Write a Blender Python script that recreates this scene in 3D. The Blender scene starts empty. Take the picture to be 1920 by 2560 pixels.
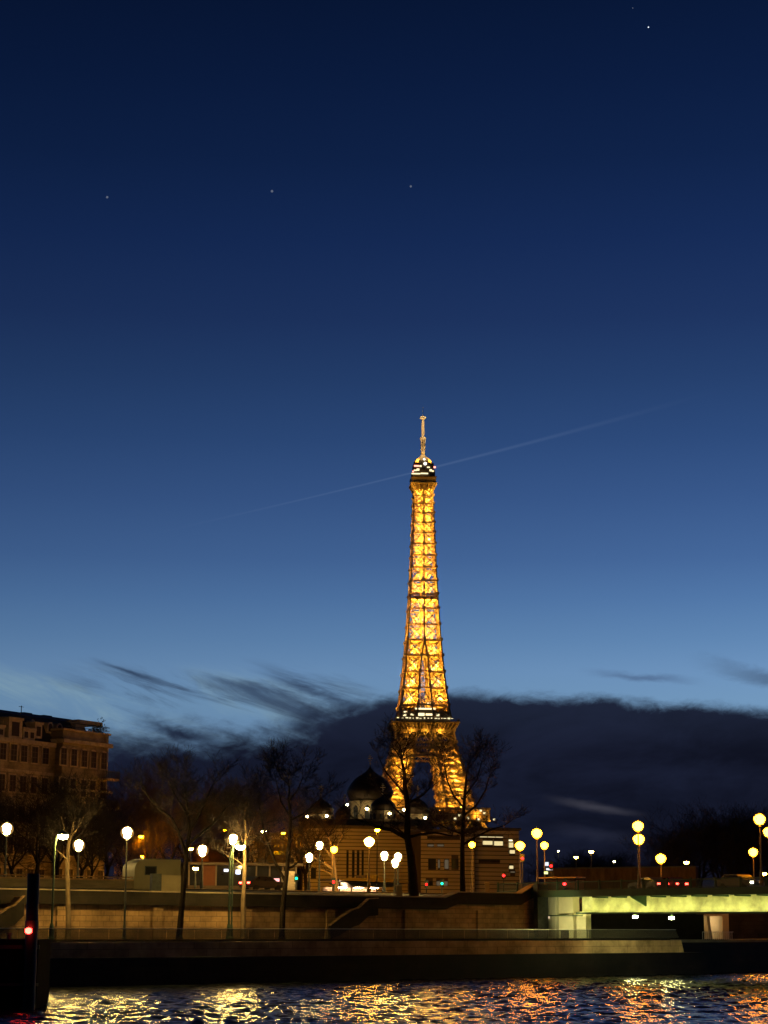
import bpy, math, random
import numpy as np
from mathutils import Vector, Matrix

# ------------------------------------------------------------------ scene, camera, sky
S = bpy.context.scene
C = S.collection
S.view_settings.view_transform = 'Standard'
S.view_settings.look = 'None'
S.view_settings.exposure = 0.0
S.view_settings.gamma = 1.0
S.cycles.use_denoising = True
S.cycles.max_bounces = 5
S.cycles.diffuse_bounces = 2
S.cycles.glossy_bounces = 3
S.cycles.transmission_bounces = 2
S.cycles.use_light_tree = True
S.cycles.sample_clamp_indirect = 6.0
S.cycles.sample_clamp_direct = 0.0
S.cycles.caustics_reflective = True
S.cycles.blur_glossy = 0.3

F_PX = 5000.0                     # focal length in pixels of the 1920 px wide photograph
CAM = Vector((0.0, 0.0, 4.5))
PITCH = math.atan(1030 / F_PX)
ROLL = math.radians(0.25)
RM = Matrix.Rotation(math.pi/2 + PITCH, 3, 'X') @ Matrix.Rotation(ROLL, 3, 'Z')
cd = bpy.data.cameras.new('camera')
cd.sensor_fit = 'HORIZONTAL'; cd.sensor_width = 36.0; cd.lens = F_PX/1920*36.0
cd.clip_start = 0.5; cd.clip_end = 60000
cam = bpy.data.objects.new('camera', cd); C.objects.link(cam)
cam.matrix_world = Matrix.Translation(CAM) @ RM.to_4x4()
S.camera = cam

def ray(px, py):
    return RM @ Vector(((px-960)/F_PX, (1280-py)/F_PX, -1.0))
def P(px, py, D):                 # the point seen at a pixel of the photograph at forward distance D
    d = ray(px, py); return CAM + d*(D/d.y)
def uv(px, py):
    d = ray(px, py); return d.x/d.y, d.z/d.y
def lin(h):
    h = h.lstrip('#'); c = [int(h[i:i+2], 16)/255 for i in (0, 2, 4)]
    return tuple(x/12.92 if x <= 0.04045 else ((x+0.055)/1.055)**2.4 for x in c)

def build_world():
    w = bpy.data.worlds.new('World'); S.world = w; w.use_nodes = True
    nt = w.node_tree; N = nt.nodes; L = nt.links
    for n in list(N): N.remove(n)
    out = N.new('ShaderNodeOutputWorld'); bg = N.new('ShaderNodeBackground'); L.new(bg.outputs[0], out.inputs[0])
    tc = N.new('ShaderNodeTexCoord'); sp = N.new('ShaderNodeSeparateXYZ'); L.new(tc.outputs['Generated'], sp.inputs[0])
    def M(op, a, b=None, c=None, clamp=False):
        n = N.new('ShaderNodeMath'); n.operation = op; n.use_clamp = clamp
        for i, x in enumerate((a, b, c)):
            if x is None: continue
            if isinstance(x, (int, float)): n.inputs[i].default_value = x
            else: L.new(x, n.inputs[i])
        return n.outputs[0]
    def MR(x, a, b, c=0.0, d=1.0, smooth=True):
        n = N.new('ShaderNodeMapRange'); n.interpolation_type = 'SMOOTHSTEP' if smooth else 'LINEAR'
        for i, k in enumerate((x, a, b, c, d)):
            if isinstance(k, (int, float)): n.inputs[i].default_value = k
            else: L.new(k, n.inputs[i])
        return n.outputs[0]
    def MIX(f, a, b, mode='MIX'):
        n = N.new('ShaderNodeMix'); n.data_type = 'RGBA'; n.blend_type = mode
        for i, k in ((0, f), (6, a), (7, b)):
            if isinstance(k, (int, float)): n.inputs[i].default_value = k
            elif isinstance(k, tuple): n.inputs[i].default_value = (*k, 1)
            else: L.new(k, n.inputs[i])
        return n.outputs[2]
    x, y, z = sp.outputs
    hor = M('SQRT', M('ADD', M('MULTIPLY', x, x), M('MULTIPLY', y, y)))
    hor = M('MAXIMUM', hor, 0.001)
    te = M('DIVIDE', z, hor)                                   # tan of elevation
    u = M('DIVIDE', x, M('MAXIMUM', M('ABSOLUTE', y), 0.05))   # tan of azimuth
    cr = N.new('ShaderNodeValToRGB'); L.new(M('DIVIDE', te, 0.7, clamp=True), cr.inputs[0])
    stops = [(2400, '#3a4a66'), (1900, '#6a8cb0'), (1760, '#6f94b8'), (1680, '#6a8fb8'), (1600, '#5d83af'), (1500, '#4f74a4'),
             (1400, '#436597'), (1250, '#375688'), (1100, '#2c4979'), (950, '#243e6b'), (800, '#1d335f'), (600, '#152a55'), (400, '#0f2248'), (200, '#0b1c3f'), (0, '#081736')]
    pts = sorted((max(0.0, uv(960, yy)[1]/0.7), h) for yy, h in stops) + [(1.0, '#050f28')]
    e = cr.color_ramp.elements
    e[0].position = pts[0][0]; e[0].color = (*lin(pts[0][1]), 1)
    e[1].position = 1.0; e[1].color = (*lin(pts[-1][1]), 1)
    for p, h in pts[1:-1]:
        k = e.new(p); k.color = (*lin(h), 1)
    sky = MIX(1.0, cr.outputs[0], MR(u, -0.2, 0.22, 0.80, 1.08, smooth=False), 'MULTIPLY')
    def noise(a, b, sx, sy, detail=5, rough=0.55, dist=0.0, zoff=0.0):
        cb = N.new('ShaderNodeCombineXYZ')
        L.new(M('MULTIPLY', a, sx), cb.inputs[0]); L.new(M('MULTIPLY', b, sy), cb.inputs[1]); cb.inputs[2].default_value = zoff
        n = N.new('ShaderNodeTexNoise'); L.new(cb.outputs[0], n.inputs['Vector'])
        n.inputs['Scale'].default_value = 1.0; n.inputs['Detail'].default_value = detail
        n.inputs['Roughness'].default_value = rough; n.inputs['Distortion'].default_value = dist
        return n.outputs[0]
    # slanted axes for the wisps
    a20 = math.radians(17)
    al = M('SUBTRACT', M('MULTIPLY', u, math.cos(a20)), M('MULTIPLY', te, math.sin(a20)))
    ac = M('ADD', M('MULTIPLY', u, math.sin(a20)), M('MULTIPLY', te, math.cos(a20)))
    v_of = lambda yy: uv(960, yy)[1]
    u_of = lambda xx: uv(xx, 1800)[0]
    # faint veil of thin cloud low on the left
    veil = MR(noise(al, ac, 14, 60, 6, 0.6, 0.6, 3.1), 0.42, 0.72)
    reg = M('MULTIPLY', MR(te, v_of(1650), v_of(1740)), MR(u, u_of(1000), u_of(620)))
    sky = MIX(M('MULTIPLY', M('MULTIPLY', veil, reg), 0.8), sky, lin('#7f9dae'))
    wis = MR(noise(al, ac, 13, 95, 6, 0.62, 0.5, 8.7), 0.44, 0.70)
    regd = M('MULTIPLY', M('MULTIPLY', MR(te, v_of(1640), v_of(1730)), MR(u, u_of(1060), u_of(760))), MR(u, u_of(60), u_of(330)))
    sky = MIX(M('MULTIPLY', M('MULTIPLY', wis, regd), 0.85), sky, lin('#33435c'))
    # named streaks: dark slivers of cloud, each an elongated soft patch
    def streak(x0, y0, x1, y1, wid, col, amt, sc=40):
        nonlocal sky
        (ua, va), (ub, vb) = uv(x0, y0), uv(x1, y1)
        m = (vb-va)/(ub-ua)
        c = M('SUBTRACT', te, M('ADD', M('MULTIPLY', M('SUBTRACT', u, ua), m), va))
        nz = M('MULTIPLY', M('SUBTRACT', noise(u, te, sc, sc*2.5, 4, 0.6, 0.3, x0*0.01), 0.5), wid/F_PX*2.6)
        c = M('ABSOLUTE', M('ADD', c, nz))
        across = MR(c, wid/F_PX, 0.0)
        um = (ua+ub)/2
        along = M('MULTIPLY', MR(u, ua, um), MR(u, ub, um))
        sky = MIX(M('MULTIPLY', M('MULTIPLY', across, along), amt), sky, lin(col))
    streak(210, 1650, 440, 1722, 9, '#2c3d58', 0.85)
    streak(300, 1790, 600, 1880, 30, '#1f2b42', 0.95)
    streak(470, 1672, 760, 1780, 14, '#364862', 0.7)
    streak(600, 1665, 960, 1790, 16, '#2c3b55', 0.75)
    streak(640, 1770, 1020, 1880, 60, '#1d2539', 0.9)
    streak(1430, 1680, 1780, 1716, 16, '#43577a', 0.6)
    streak(1700, 1650, 2200, 1790, 34, '#41546f', 0.65)
    # the dark bank
    tab = [(-400, 1930), (0, 1872), (283, 1854), (400, 1836), (560, 1842), (680, 1826), (780, 1800), (860, 1764), (960, 1745), (1055, 1740),
           (1150, 1728), (1240, 1736), (1330, 1740), (1420, 1744), (1500, 1741), (1600, 1758), (1750, 1766), (1850, 1772), (1920, 1782), (2300, 1840)]
    fc = N.new('ShaderNodeFloatCurve'); cv = fc.mapping.curves[0]
    pt = [(MRm(u_of(a), -0.3, 0.3), v_of(b)/0.2) for a, b in tab]
    cv.points[0].location = pt[0]; cv.points[1].location = pt[-1]
    for q in pt[1:-1]: cv.points.new(*q)
    fc.mapping.update()
    L.new(MR(u, -0.3, 0.3, 0, 1, smooth=False), fc.inputs[1])
    edge = M('MULTIPLY', fc.outputs[0], 0.2)
    left = MR(u, u_of(980), u_of(760))
    amp = M('ADD', 0.010, M('MULTIPLY', left, 0.012))
    nz1 = M('MULTIPLY', M('SUBTRACT', noise(u, te, 70, 130, 8, 0.68, 0.35, 1.3), 0.5), amp)
    nz2 = M('MULTIPLY', M('SUBTRACT', noise(al, ac, 16, 70, 5, 0.6, 0.4, 5.3), 0.5), M('MULTIPLY', left, 0.02))
    edge = M('ADD', edge, M('ADD', nz1, nz2))
    soft = M('ADD', 0.0028, M('MULTIPLY', left, 0.0055))
    dd = M('DIVIDE', M('SUBTRACT', edge, te), soft)
    mask = MR(dd, -1.3, 1.6)
    cn = noise(u, te, 14, 34, 6, 0.6, 0.5, 2.2)
    bank = MIX(MR(cn, 0.3, 0.72), lin('#0f1220'), lin('#1a1f33'))
    bank = MIX(MR(te, v_of(1745), v_of(1900), 0.55, 0.0), bank, lin('#232b40'))
    bank = MIX(MR(te, v_of(2080), v_of(2330), 0.0, 0.35), bank, lin('#231a1c'))
    sky_old = sky
    sky = MIX(mask, sky_old, bank)
    streak(1340, 1990, 1640, 2050, 15, '#3d3d48', 0.8, 20)
    streak(1330, 2065, 1640, 2110, 22, '#26293a', 0.6, 20)
    # contrail of high ice cloud
    (ua, va), (ub, vb) = uv(900, 1214), uv(1500, 1067)
    m = (vb-va)/(ub-ua)
    c = M('ABSOLUTE', M('SUBTRACT', te, M('ADD', M('MULTIPLY', M('SUBTRACT', u, ua), m), va)))
    wdt = MR(u, u_of(1000), u_of(1700), 0.0008, 0.0022, smooth=False)
    g = MR(M('DIVIDE', c, wdt), 1.0, 0.0)
    fade = M('MULTIPLY', MR(u, u_of(300), u_of(1120)), MR(u, u_of(1850), u_of(1050)))
    sky = MIX(M('MULTIPLY', M('MULTIPLY', g, fade), 0.09), sky, lin('#8ea6cc'))
    # night side of the sky behind the viewer is darker
    dk = MR(y, -0.5, 0.6, 0.12, 1.0)
    L.new(sky, bg.inputs[0]); L.new(dk, bg.inputs[1])
def MRm(x, a, b): return (x-a)/(b-a)
build_world()

# ------------------------------------------------------------------ helpers
R_ = random.Random(7)
def tagp(o, label=None, cat=None, group=None, kind=None):
    if label: o['label'] = label
    if cat: o['category'] = cat
    if group: o['group'] = group
    if kind: o['kind'] = kind
    return o
def thing(name, label, cat, loc=(0, 0, 0), group=None, rotz=0.0):
    o = bpy.data.objects.new(name, None); C.objects.link(o)
    o.empty_display_size = 0.5
    o.location = loc; o.rotation_euler = (0, 0, rotz)
    return tagp(o, label, cat, group)
class Frame:                       # a vertical facade plane: a along it, b behind it
    def __init__(s, o, d):
        s.o = Vector((o[0], o[1])); s.d = Vector((d[0], d[1])).normalized(); s.n = Vector((-s.d.y, s.d.x))
    def pt(s, a, b, z):
        q = s.o + s.d*a + s.n*b; return (q.x, q.y, z)
    def hit(s, px, py, b=0.0):
        r = ray(px, py); rn = s.n.x*r.x + s.n.y*r.y
        oo = s.o + s.n*b
        k = (s.n.x*(oo.x-CAM.x) + s.n.y*(oo.y-CAM.y))/rn
        q = CAM + r*k
        return (q.x-s.o.x)*s.d.x + (q.y-s.o.y)*s.d.y, q.z
class MB:
    def __init__(s): s.v = []; s.f = []
    def add(s, vs, fs):
        n = len(s.v); s.v += [tuple(v) for v in vs]; s.f += [tuple(i+n for i in f) for f in fs]
        return s
    def box(s, x0, x1, y0, y1, z0, z1):
        return s.add([(x0,y0,z0),(x1,y0,z0),(x1,y1,z0),(x0,y1,z0),(x0,y0,z1),(x1,y0,z1),(x1,y1,z1),(x0,y1,z1)],
              [(0,3,2,1),(4,5,6,7),(0,1,5,4),(1,2,6,5),(2,3,7,6),(3,0,4,7)])
    def fbox(s, F, a0, a1, b0, b1, z0, z1):
        vs = [F.pt(a,b,z) for z in (z0,z1) for a,b in ((a0,b0),(a1,b0),(a1,b1),(a0,b1))]
        return s.add(vs, [(0,3,2,1),(4,5,6,7),(0,1,5,4),(1,2,6,5),(2,3,7,6),(3,0,4,7)])
    def prism(s, F, poly, b0, b1):     # polygon in (a,z), extruded in b
        n = len(poly)
        vs = [F.pt(a, b0, z) for a, z in poly] + [F.pt(a, b1, z) for a, z in poly]
        fs = [tuple(range(n)), tuple(range(2*n-1, n-1, -1))] + [(i, n+i, n+(i+1) % n, (i+1) % n) for i in range(n)]
        return s.add(vs, fs)
    def tube(s, pts, rad, n=6, cap=True):
        pts = [Vector(p) for p in pts]; base = len(s.v); m = len(pts)
        if not isinstance(rad, (list, tuple)): rad = [rad]*m
        up = Vector((0.13, 0.97, 0.21)).normalized()
        for i, p in enumerate(pts):
            t = (pts[min(i+1, m-1)]-pts[max(i-1, 0)])
            t = t.normalized() if t.length > 1e-9 else Vector((0, 0, 1))
            a = t.cross(up)
            if a.length < 0.1: a = t.cross(Vector((1, 0, 0)))
            a.normalize(); b = t.cross(a)
            for k in range(n):
                an = 2*math.pi*k/n
                s.v.append(tuple(p + (a*math.cos(an)+b*math.sin(an))*rad[i]))
        for i in range(m-1):
            for k in range(n):
                k2 = (k+1) % n
                s.f.append((base+i*n+k, base+i*n+k2, base+(i+1)*n+k2, base+(i+1)*n+k))
        if cap:
            s.f.append(tuple(base+k for k in range(n))[::-1]); s.f.append(tuple(base+(m-1)*n+k for k in range(n)))
        return s
    def bar(s, p, q, w, h=None, ref=None):
        p = Vector(p); q = Vector(q); t = q-p
        if t.length < 1e-6: return s
        t.normalize(); h = h or w
        ref = Vector(ref) if ref else (Vector((0, 0, 1)) if abs(t.z) < 0.9 else Vector((1, 0, 0)))
        a = t.cross(ref).normalized()*w/2; b = t.cross(a).normalized()*h/2
        vs = [e+x for e in (p, q) for x in (-a-b, a-b, a+b, -a+b)]
        return s.add(vs, [(0,3,2,1),(4,5,6,7),(0,1,5,4),(1,2,6,5),(2,3,7,6),(3,0,4,7)])
    def lathe(s, c, prof, n=16):        # prof: (r,z) from bottom to top
        base = len(s.v); cx, cy, cz = c
        for r, z in prof:
            for k in range(n):
                an = 2*math.pi*k/n; s.v.append((cx+r*math.cos(an), cy+r*math.sin(an), cz+z))
        for i in range(len(prof)-1):
            for k in range(n):
                k2 = (k+1) % n; s.f.append((base+i*n+k, base+i*n+k2, base+(i+1)*n+k2, base+(i+1)*n+k))
        s.f.append(tuple(base+k for k in range(n))[::-1]); s.f.append(tuple(base+(len(prof)-1)*n+k for k in range(n)))
        return s
    def mesh(s, name, mat, smooth=False):
        me = bpy.data.meshes.new(name); me.from_pydata(s.v, [], s.f); me.update()
        if mat: me.materials.append(mat)
        if smooth: me.polygons.foreach_set('use_smooth', [True]*len(me.polygons))
        return me
    def build(s, name, mat, parent=None, smooth=False, **kw):
        me = s.mesh(name, mat, smooth); return link(name, me, parent, **kw)
def link(name, me, parent=None, label=None, cat=None, group=None, kind=None, loc=None):
    o = bpy.data.objects.new(name, me); C.objects.link(o)
    if loc is not None: o.location = loc
    if parent is not None:
        o.parent = parent
        if loc is None:
            o.matrix_parent_inverse = (Matrix.Translation(parent.location) @ parent.rotation_euler.to_matrix().to_4x4()).inverted() if parent.parent is None else parent.matrix_basis.inverted() @ parent.matrix_parent_inverse.inverted() @ (Matrix.Translation(parent.parent.location) @ parent.parent.rotation_euler.to_matrix().to_4x4()).inverted()
    return tagp(o, label, cat, group, kind)

# ------------------------------------------------------------------ materials
MATS = {}
def mat(name, col, rough=0.8, var=0.25, scale=1.5, metal=0.0, bump=0.0, col2=None, stretch=(1, 1, 1), spec=0.3):
    if name in MATS: return MATS[name]
    m = bpy.data.materials.new(name); m.use_nodes = True; nt = m.node_tree; N = nt.nodes; L = nt.links
    b = N['Principled BSDF']; b.inputs['Roughness'].default_value = rough; b.inputs['Metallic'].default_value = metal
    b.inputs['Specular IOR Level'].default_value = spec
    tc = N.new('ShaderNodeTexCoord'); mp = N.new('ShaderNodeMapping'); mp.inputs['Scale'].default_value = stretch
    L.new(tc.outputs['Object'], mp.inputs[0])
    n = N.new('ShaderNodeTexNoise'); n.inputs['Scale'].default_value = scale; n.inputs['Detail'].default_value = 6; n.inputs['Roughness'].default_value = 0.65
    L.new(mp.outputs[0], n.inputs['Vector'])
    mr = N.new('ShaderNodeMapRange'); mr.inputs[1].default_value = 0.3; mr.inputs[2].default_value = 0.7; L.new(n.outputs[0], mr.inputs[0])
    mx = N.new('ShaderNodeMix'); mx.data_type = 'RGBA'; L.new(mr.outputs[0], mx.inputs[0])
    c2 = col2 or tuple(min(1, c*(1+var)) for c in col)
    mx.inputs[6].default_value = (*[c*(1-var) for c in col], 1) if not col2 else (*col, 1); mx.inputs[7].default_value = (*c2, 1)
    L.new(mx.outputs[2], b.inputs['Base Color'])
    if bump:
        bn = N.new('ShaderNodeBump'); bn.inputs['Strength'].default_value = bump; bn.inputs['Distance'].default_value = 0.05
        L.new(n.outputs[0], bn.inputs['Height']); L.new(bn.outputs[0], b.inputs['Normal'])
    MATS[name] = m; return m
def bricks(name, c1, c2, mortar, bw, bh, rough=0.85, ang=0.0):
    """coursed stone: brick texture laid on (horizontal distance, z)"""
    m = bpy.data.materials.new(name); m.use_nodes = True; nt = m.node_tree; N = nt.nodes; L = nt.links
    b = N['Principled BSDF']; b.inputs['Roughness'].default_value = rough; b.inputs['Specular IOR Level'].default_value = 0.2
    tc = N.new('ShaderNodeTexCoord'); sp = N.new('ShaderNodeSeparateXYZ'); L.new(tc.outputs['Object'], sp.inputs[0])
    def M(op, a, bb):
        n = N.new('ShaderNodeMath'); n.operation = op
        for i, x in enumerate((a, bb)):
            if isinstance(x, (int, float)): n.inputs[i].default_value = x
            else: L.new(x, n.inputs[i])
        return n.outputs[0]
    h = M('ADD', M('MULTIPLY', sp.outputs[0], math.cos(ang)), M('MULTIPLY', sp.outputs[1], math.sin(ang)))
    cb = N.new('ShaderNodeCombineXYZ'); L.new(h, cb.inputs[0]); L.new(sp.outputs[2], cb.inputs[1])
    br = N.new('ShaderNodeTexBrick'); L.new(cb.outputs[0], br.inputs['Vector'])
    br.inputs['Color1'].default_value = (*c1, 1); br.inputs['Color2'].default_value = (*c2, 1); br.inputs['Mortar'].default_value = (*mortar, 1)
    br.inputs['Scale'].default_value = 1.0; br.inputs['Mortar Size'].default_value = 0.02
    br.inputs['Brick Width'].default_value = bw; br.inputs['Row Height'].default_value = bh
    n = N.new('ShaderNodeTexNoise'); n.inputs['Scale'].default_value = 0.35; n.inputs['Detail'].default_value = 9; n.inputs['Roughness'].default_value = 0.65; L.new(cb.outputs[0], n.inputs['Vector'])
    mr = N.new('ShaderNodeMapRange'); mr.inputs[1].default_value = 0.32; mr.inputs[2].default_value = 0.68; mr.inputs[3].default_value = 0.28; mr.inputs[4].default_value = 1.15
    L.new(n.outputs[0], mr.inputs[0])
    mx = N.new('ShaderNodeMix'); mx.data_type = 'RGBA'; mx.blend_type = 'MULTIPLY'; mx.inputs[0].default_value = 1.0
    L.new(br.outputs[0], mx.inputs[6]); L.new(mr.outputs[0], mx.inputs[7]); L.new(mx.outputs[2], b.inputs['Base Color'])
    bn = N.new('ShaderNodeBump'); bn.inputs['Strength'].default_value = 0.4; bn.inputs['Distance'].default_value = 0.03
    L.new(br.outputs['Fac'], bn.inputs['Height']); bn.invert = True; L.new(bn.outputs[0], b.inputs['Normal'])
    MATS[name] = m; return m
def pane(name, tint, mixf, rough=0.3):
    m = bpy.data.materials.new(name); m.use_nodes = True; nt = m.node_tree
    b = nt.nodes['Principled BSDF']; b.inputs['Base Color'].default_value = (*tint, 1); b.inputs['Roughness'].default_value = rough
    t = nt.nodes.new('ShaderNodeBsdfTransparent'); t.inputs[0].default_value = (0.82, 0.84, 0.80, 1)
    n = nt.nodes.new('ShaderNodeTexNoise'); n.inputs['Scale'].default_value = 0.8
    mr = nt.nodes.new('ShaderNodeMapRange'); mr.inputs[3].default_value = mixf*0.6; mr.inputs[4].default_value = mixf*1.4
    nt.links.new(n.outputs[0], mr.inputs[0])
    x = nt.nodes.new('ShaderNodeMixShader'); nt.links.new(mr.outputs[0], x.inputs[0]); nt.links.new(t.outputs[0], x.inputs[1]); nt.links.new(b.outputs[0], x.inputs[2])
    nt.links.new(x.outputs[0], nt.nodes['Material Output'].inputs[0]); MATS[name] = m; return m
def emit(name, col, strength):
    if name in MATS: return MATS[name]
    m = bpy.data.materials.new(name); m.use_nodes = True; nt = m.node_tree
    for n in list(nt.nodes): nt.nodes.remove(n)
    o = nt.nodes.new('ShaderNodeOutputMaterial'); e = nt.nodes.new('ShaderNodeEmission')
    e.inputs[0].default_value = (*col, 1); e.inputs[1].default_value = strength
    nt.links.new(e.outputs[0], o.inputs[0]); MATS[name] = m; return m

def halo(name, col, strength, thru):
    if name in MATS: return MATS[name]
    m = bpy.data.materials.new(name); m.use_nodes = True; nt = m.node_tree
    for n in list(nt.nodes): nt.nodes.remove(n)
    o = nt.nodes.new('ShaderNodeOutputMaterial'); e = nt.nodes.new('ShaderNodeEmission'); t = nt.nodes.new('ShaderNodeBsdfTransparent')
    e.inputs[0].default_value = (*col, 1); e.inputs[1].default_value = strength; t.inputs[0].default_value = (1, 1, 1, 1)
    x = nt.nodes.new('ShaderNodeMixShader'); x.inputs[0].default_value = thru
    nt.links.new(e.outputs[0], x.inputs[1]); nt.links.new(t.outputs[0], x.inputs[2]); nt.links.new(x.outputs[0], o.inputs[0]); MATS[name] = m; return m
m_halo_w = halo('halo globe warm white', (1.0, 0.55, 0.16), 0.85, 0.72)  # glowing outer globes, added to stand in for the halo round each lamp
m_halo_s = halo('halo globe amber', (1.0, 0.38, 0.05), 0.85, 0.72)
QA = math.atan2(0.664, 0.747)
WHITE = (1.0, 0.68, 0.20); SOD = (1.0, 0.31, 0.004); YEL = (1.0, 0.43, 0.04)
m_white = emit('lamp glass cool', WHITE, 250)
m_strong = emit('lamp glass promenade', (1.0, 0.66, 0.17), 430)
m_street = emit('lamp glass strong sodium', (1.0, 0.40, 0.001), 1700)
m_sod = emit('lamp glass sodium', SOD, 190)
m_yel = emit('lamp glass yellow', YEL, 220)
m_iron = mat('dark painted iron', (0.05, 0.055, 0.05), 0.5, 0.3, 3, 0.2)
m_green = mat('green painted iron', (0.07, 0.11, 0.07), 0.5, 0.3, 3, 0.2)
m_poleb = mat('bronze painted pole', (0.16, 0.12, 0.07), 0.5, 0.3, 3, 0.2)
m_bark = mat('bark', (0.018, 0.013, 0.010), 0.95, 0.4, 4, spec=0.03)
m_twig = mat('twigs', (0.018, 0.011, 0.008), 0.9, 0.3, 2)
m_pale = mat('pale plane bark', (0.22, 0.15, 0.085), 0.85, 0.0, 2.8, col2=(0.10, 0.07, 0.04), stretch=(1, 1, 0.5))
m_quay = bricks('river wall stone', (0.42, 0.26, 0.125), (0.32, 0.20, 0.10), (0.17, 0.11, 0.055), 1.1, 0.42, ang=QA)
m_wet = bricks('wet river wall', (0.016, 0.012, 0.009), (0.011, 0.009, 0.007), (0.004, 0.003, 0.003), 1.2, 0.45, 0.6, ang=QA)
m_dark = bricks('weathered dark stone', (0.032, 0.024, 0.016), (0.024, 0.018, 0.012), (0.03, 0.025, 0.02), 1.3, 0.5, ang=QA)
m_mid = bricks('brown coping stone', (0.60, 0.42, 0.24), (0.52, 0.36, 0.20), (0.25, 0.18, 0.1), 2.4, 1.3, ang=QA)
m_cap = mat('pale cap stone', (0.42, 0.35, 0.25), 0.6, 0.2, 1)
m_rail = mat('steel handrail', (0.6, 0.55, 0.45), 0.3, 0.1, 3, 0.8)
m_pave = mat('promenade paving', (0.16, 0.14, 0.11), 0.8, 0.3, 0.8)
m_grass = mat('winter grass', (0.03, 0.032, 0.01), 0.95, 0.5, 0.7)
m_grnd = mat('city ground', (0.05, 0.045, 0.035), 0.9, 0.3, 0.2)
m_asph = mat('asphalt', (0.05, 0.05, 0.05), 0.85, 0.2, 1)
m_glassd = mat('dark window glass', (0.02, 0.02, 0.022), 0.08, 0.2, 1, spec=0.6)

# ------------------------------------------------------------------ river, banks
QF = Frame((0.0, 166.7), (0.747, 0.664))          # the left bank quay line; b = metres inland
def qs(px, py=2320, b=0.0): return QF.hit(px, py, b)[0]
def gz(b): return 3.2 if b < 9 else (6.2 + (b-9.4)/12.6*1.3 if b < 22 else 7.5)
def ground_at(x, y):
    b = (x-QF.o.x)*QF.n.x + (y-QF.o.y)*QF.n.y
    return gz(b)

def river():
    rng = np.random.default_rng(3)
    xs = np.concatenate([[-900, -400, -200, -120, -80], np.arange(-60, 75, 0.17), [90, 130, 220, 420, 1000]])
    ys = np.concatenate([[-300, -100, 0, 40], np.arange(66, 215, 0.22), [240, 300, 400, 700, 1400]])
    X, Y = np.meshgrid(xs, ys)
    Z = np.zeros_like(X)
    for i in range(80):
        lam = 0.42*(2.6/0.42)**rng.random()
        th = rng.normal(1.1, 0.75)
        k = 2*math.pi/lam; a = 0.0080*lam**0.95*rng.uniform(0.5, 1.0)
        ph = rng.uniform(0, 6.28)
        q = k*(X*math.cos(th)+Y*math.sin(th)) + ph
        q = q + 0.6*np.sin(0.11*k*(X*math.sin(th)-Y*math.cos(th))+ph*2)
        Z += a*np.sin(q)
    gust = 0.8 + 0.3*np.sin(X*0.06+0.4*np.sin(Y*0.05))*np.sin(Y*0.045+1.0)
    Z *= gust
    edge = np.clip((X+62)/4, 0, 1)*np.clip((76-X)/4, 0, 1)*np.clip((Y-60)/5, 0, 1)*np.clip((217-Y)/4, 0, 1)
    Z *= edge
    nx, ny = len(xs), len(ys)
    v = np.stack([X.ravel(), Y.ravel(), Z.ravel()], 1)
    idx = np.arange(nx*ny).reshape(ny, nx)
    f = np.stack([idx[:-1, :-1], idx[:-1, 1:], idx[1:, 1:], idx[1:, :-1]], -1).reshape(-1, 4)
    me = bpy.data.meshes.new('river'); me.vertices.add(len(v)); me.vertices.foreach_set('co', v.ravel())
    me.loops.add(f.size); me.loops.foreach_set('vertex_index', f.ravel().astype(np.int32))
    me.polygons.add(len(f)); me.polygons.foreach_set('loop_start', np.arange(0, f.size, 4, dtype=np.int32))
    me.polygons.foreach_set('loop_total', np.full(len(f), 4, dtype=np.int32))
    me.update(calc_edges=True); me.polygons.foreach_set('use_smooth', [True]*len(f))
    m = bpy.data.materials.new('river water'); m.use_nodes = True; nt = m.node_tree; N = nt.nodes; L = nt.links
    b = N['Principled BSDF']; b.inputs['Base Color'].default_value = (0.010, 0.014, 0.018, 1)
    b.inputs['Roughness'].default_value = 0.19; b.inputs['IOR'].default_value = 1.33; b.inputs['Specular IOR Level'].default_value = 0.5
    tc = N.new('ShaderNodeTexCoord'); mp = N.new('ShaderNodeMapping'); mp.inputs['Scale'].default_value = (1.0, 0.75, 1)
    L.new(tc.outputs['Object'], mp.inputs[0])
    n = N.new('ShaderNodeTexNoise'); n.inputs['Scale'].default_value = 4.5; n.inputs['Detail'].default_value = 3; n.inputs['Roughness'].default_value = 0.5
    L.new(mp.outputs[0], n.inputs['Vector'])
    bn = N.new('ShaderNodeBump'); bn.inputs['Strength'].default_value = 0.5; bn.inputs['Distance'].default_value = 0.06
    L.new(n.outputs[0], bn.inputs['Height']); L.new(bn.outputs[0], b.inputs['Normal'])
    me.materials.append(m)
    link('river', me, kind='structure', label='dark rippled river water with gold and white light glitter')
river()

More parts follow.
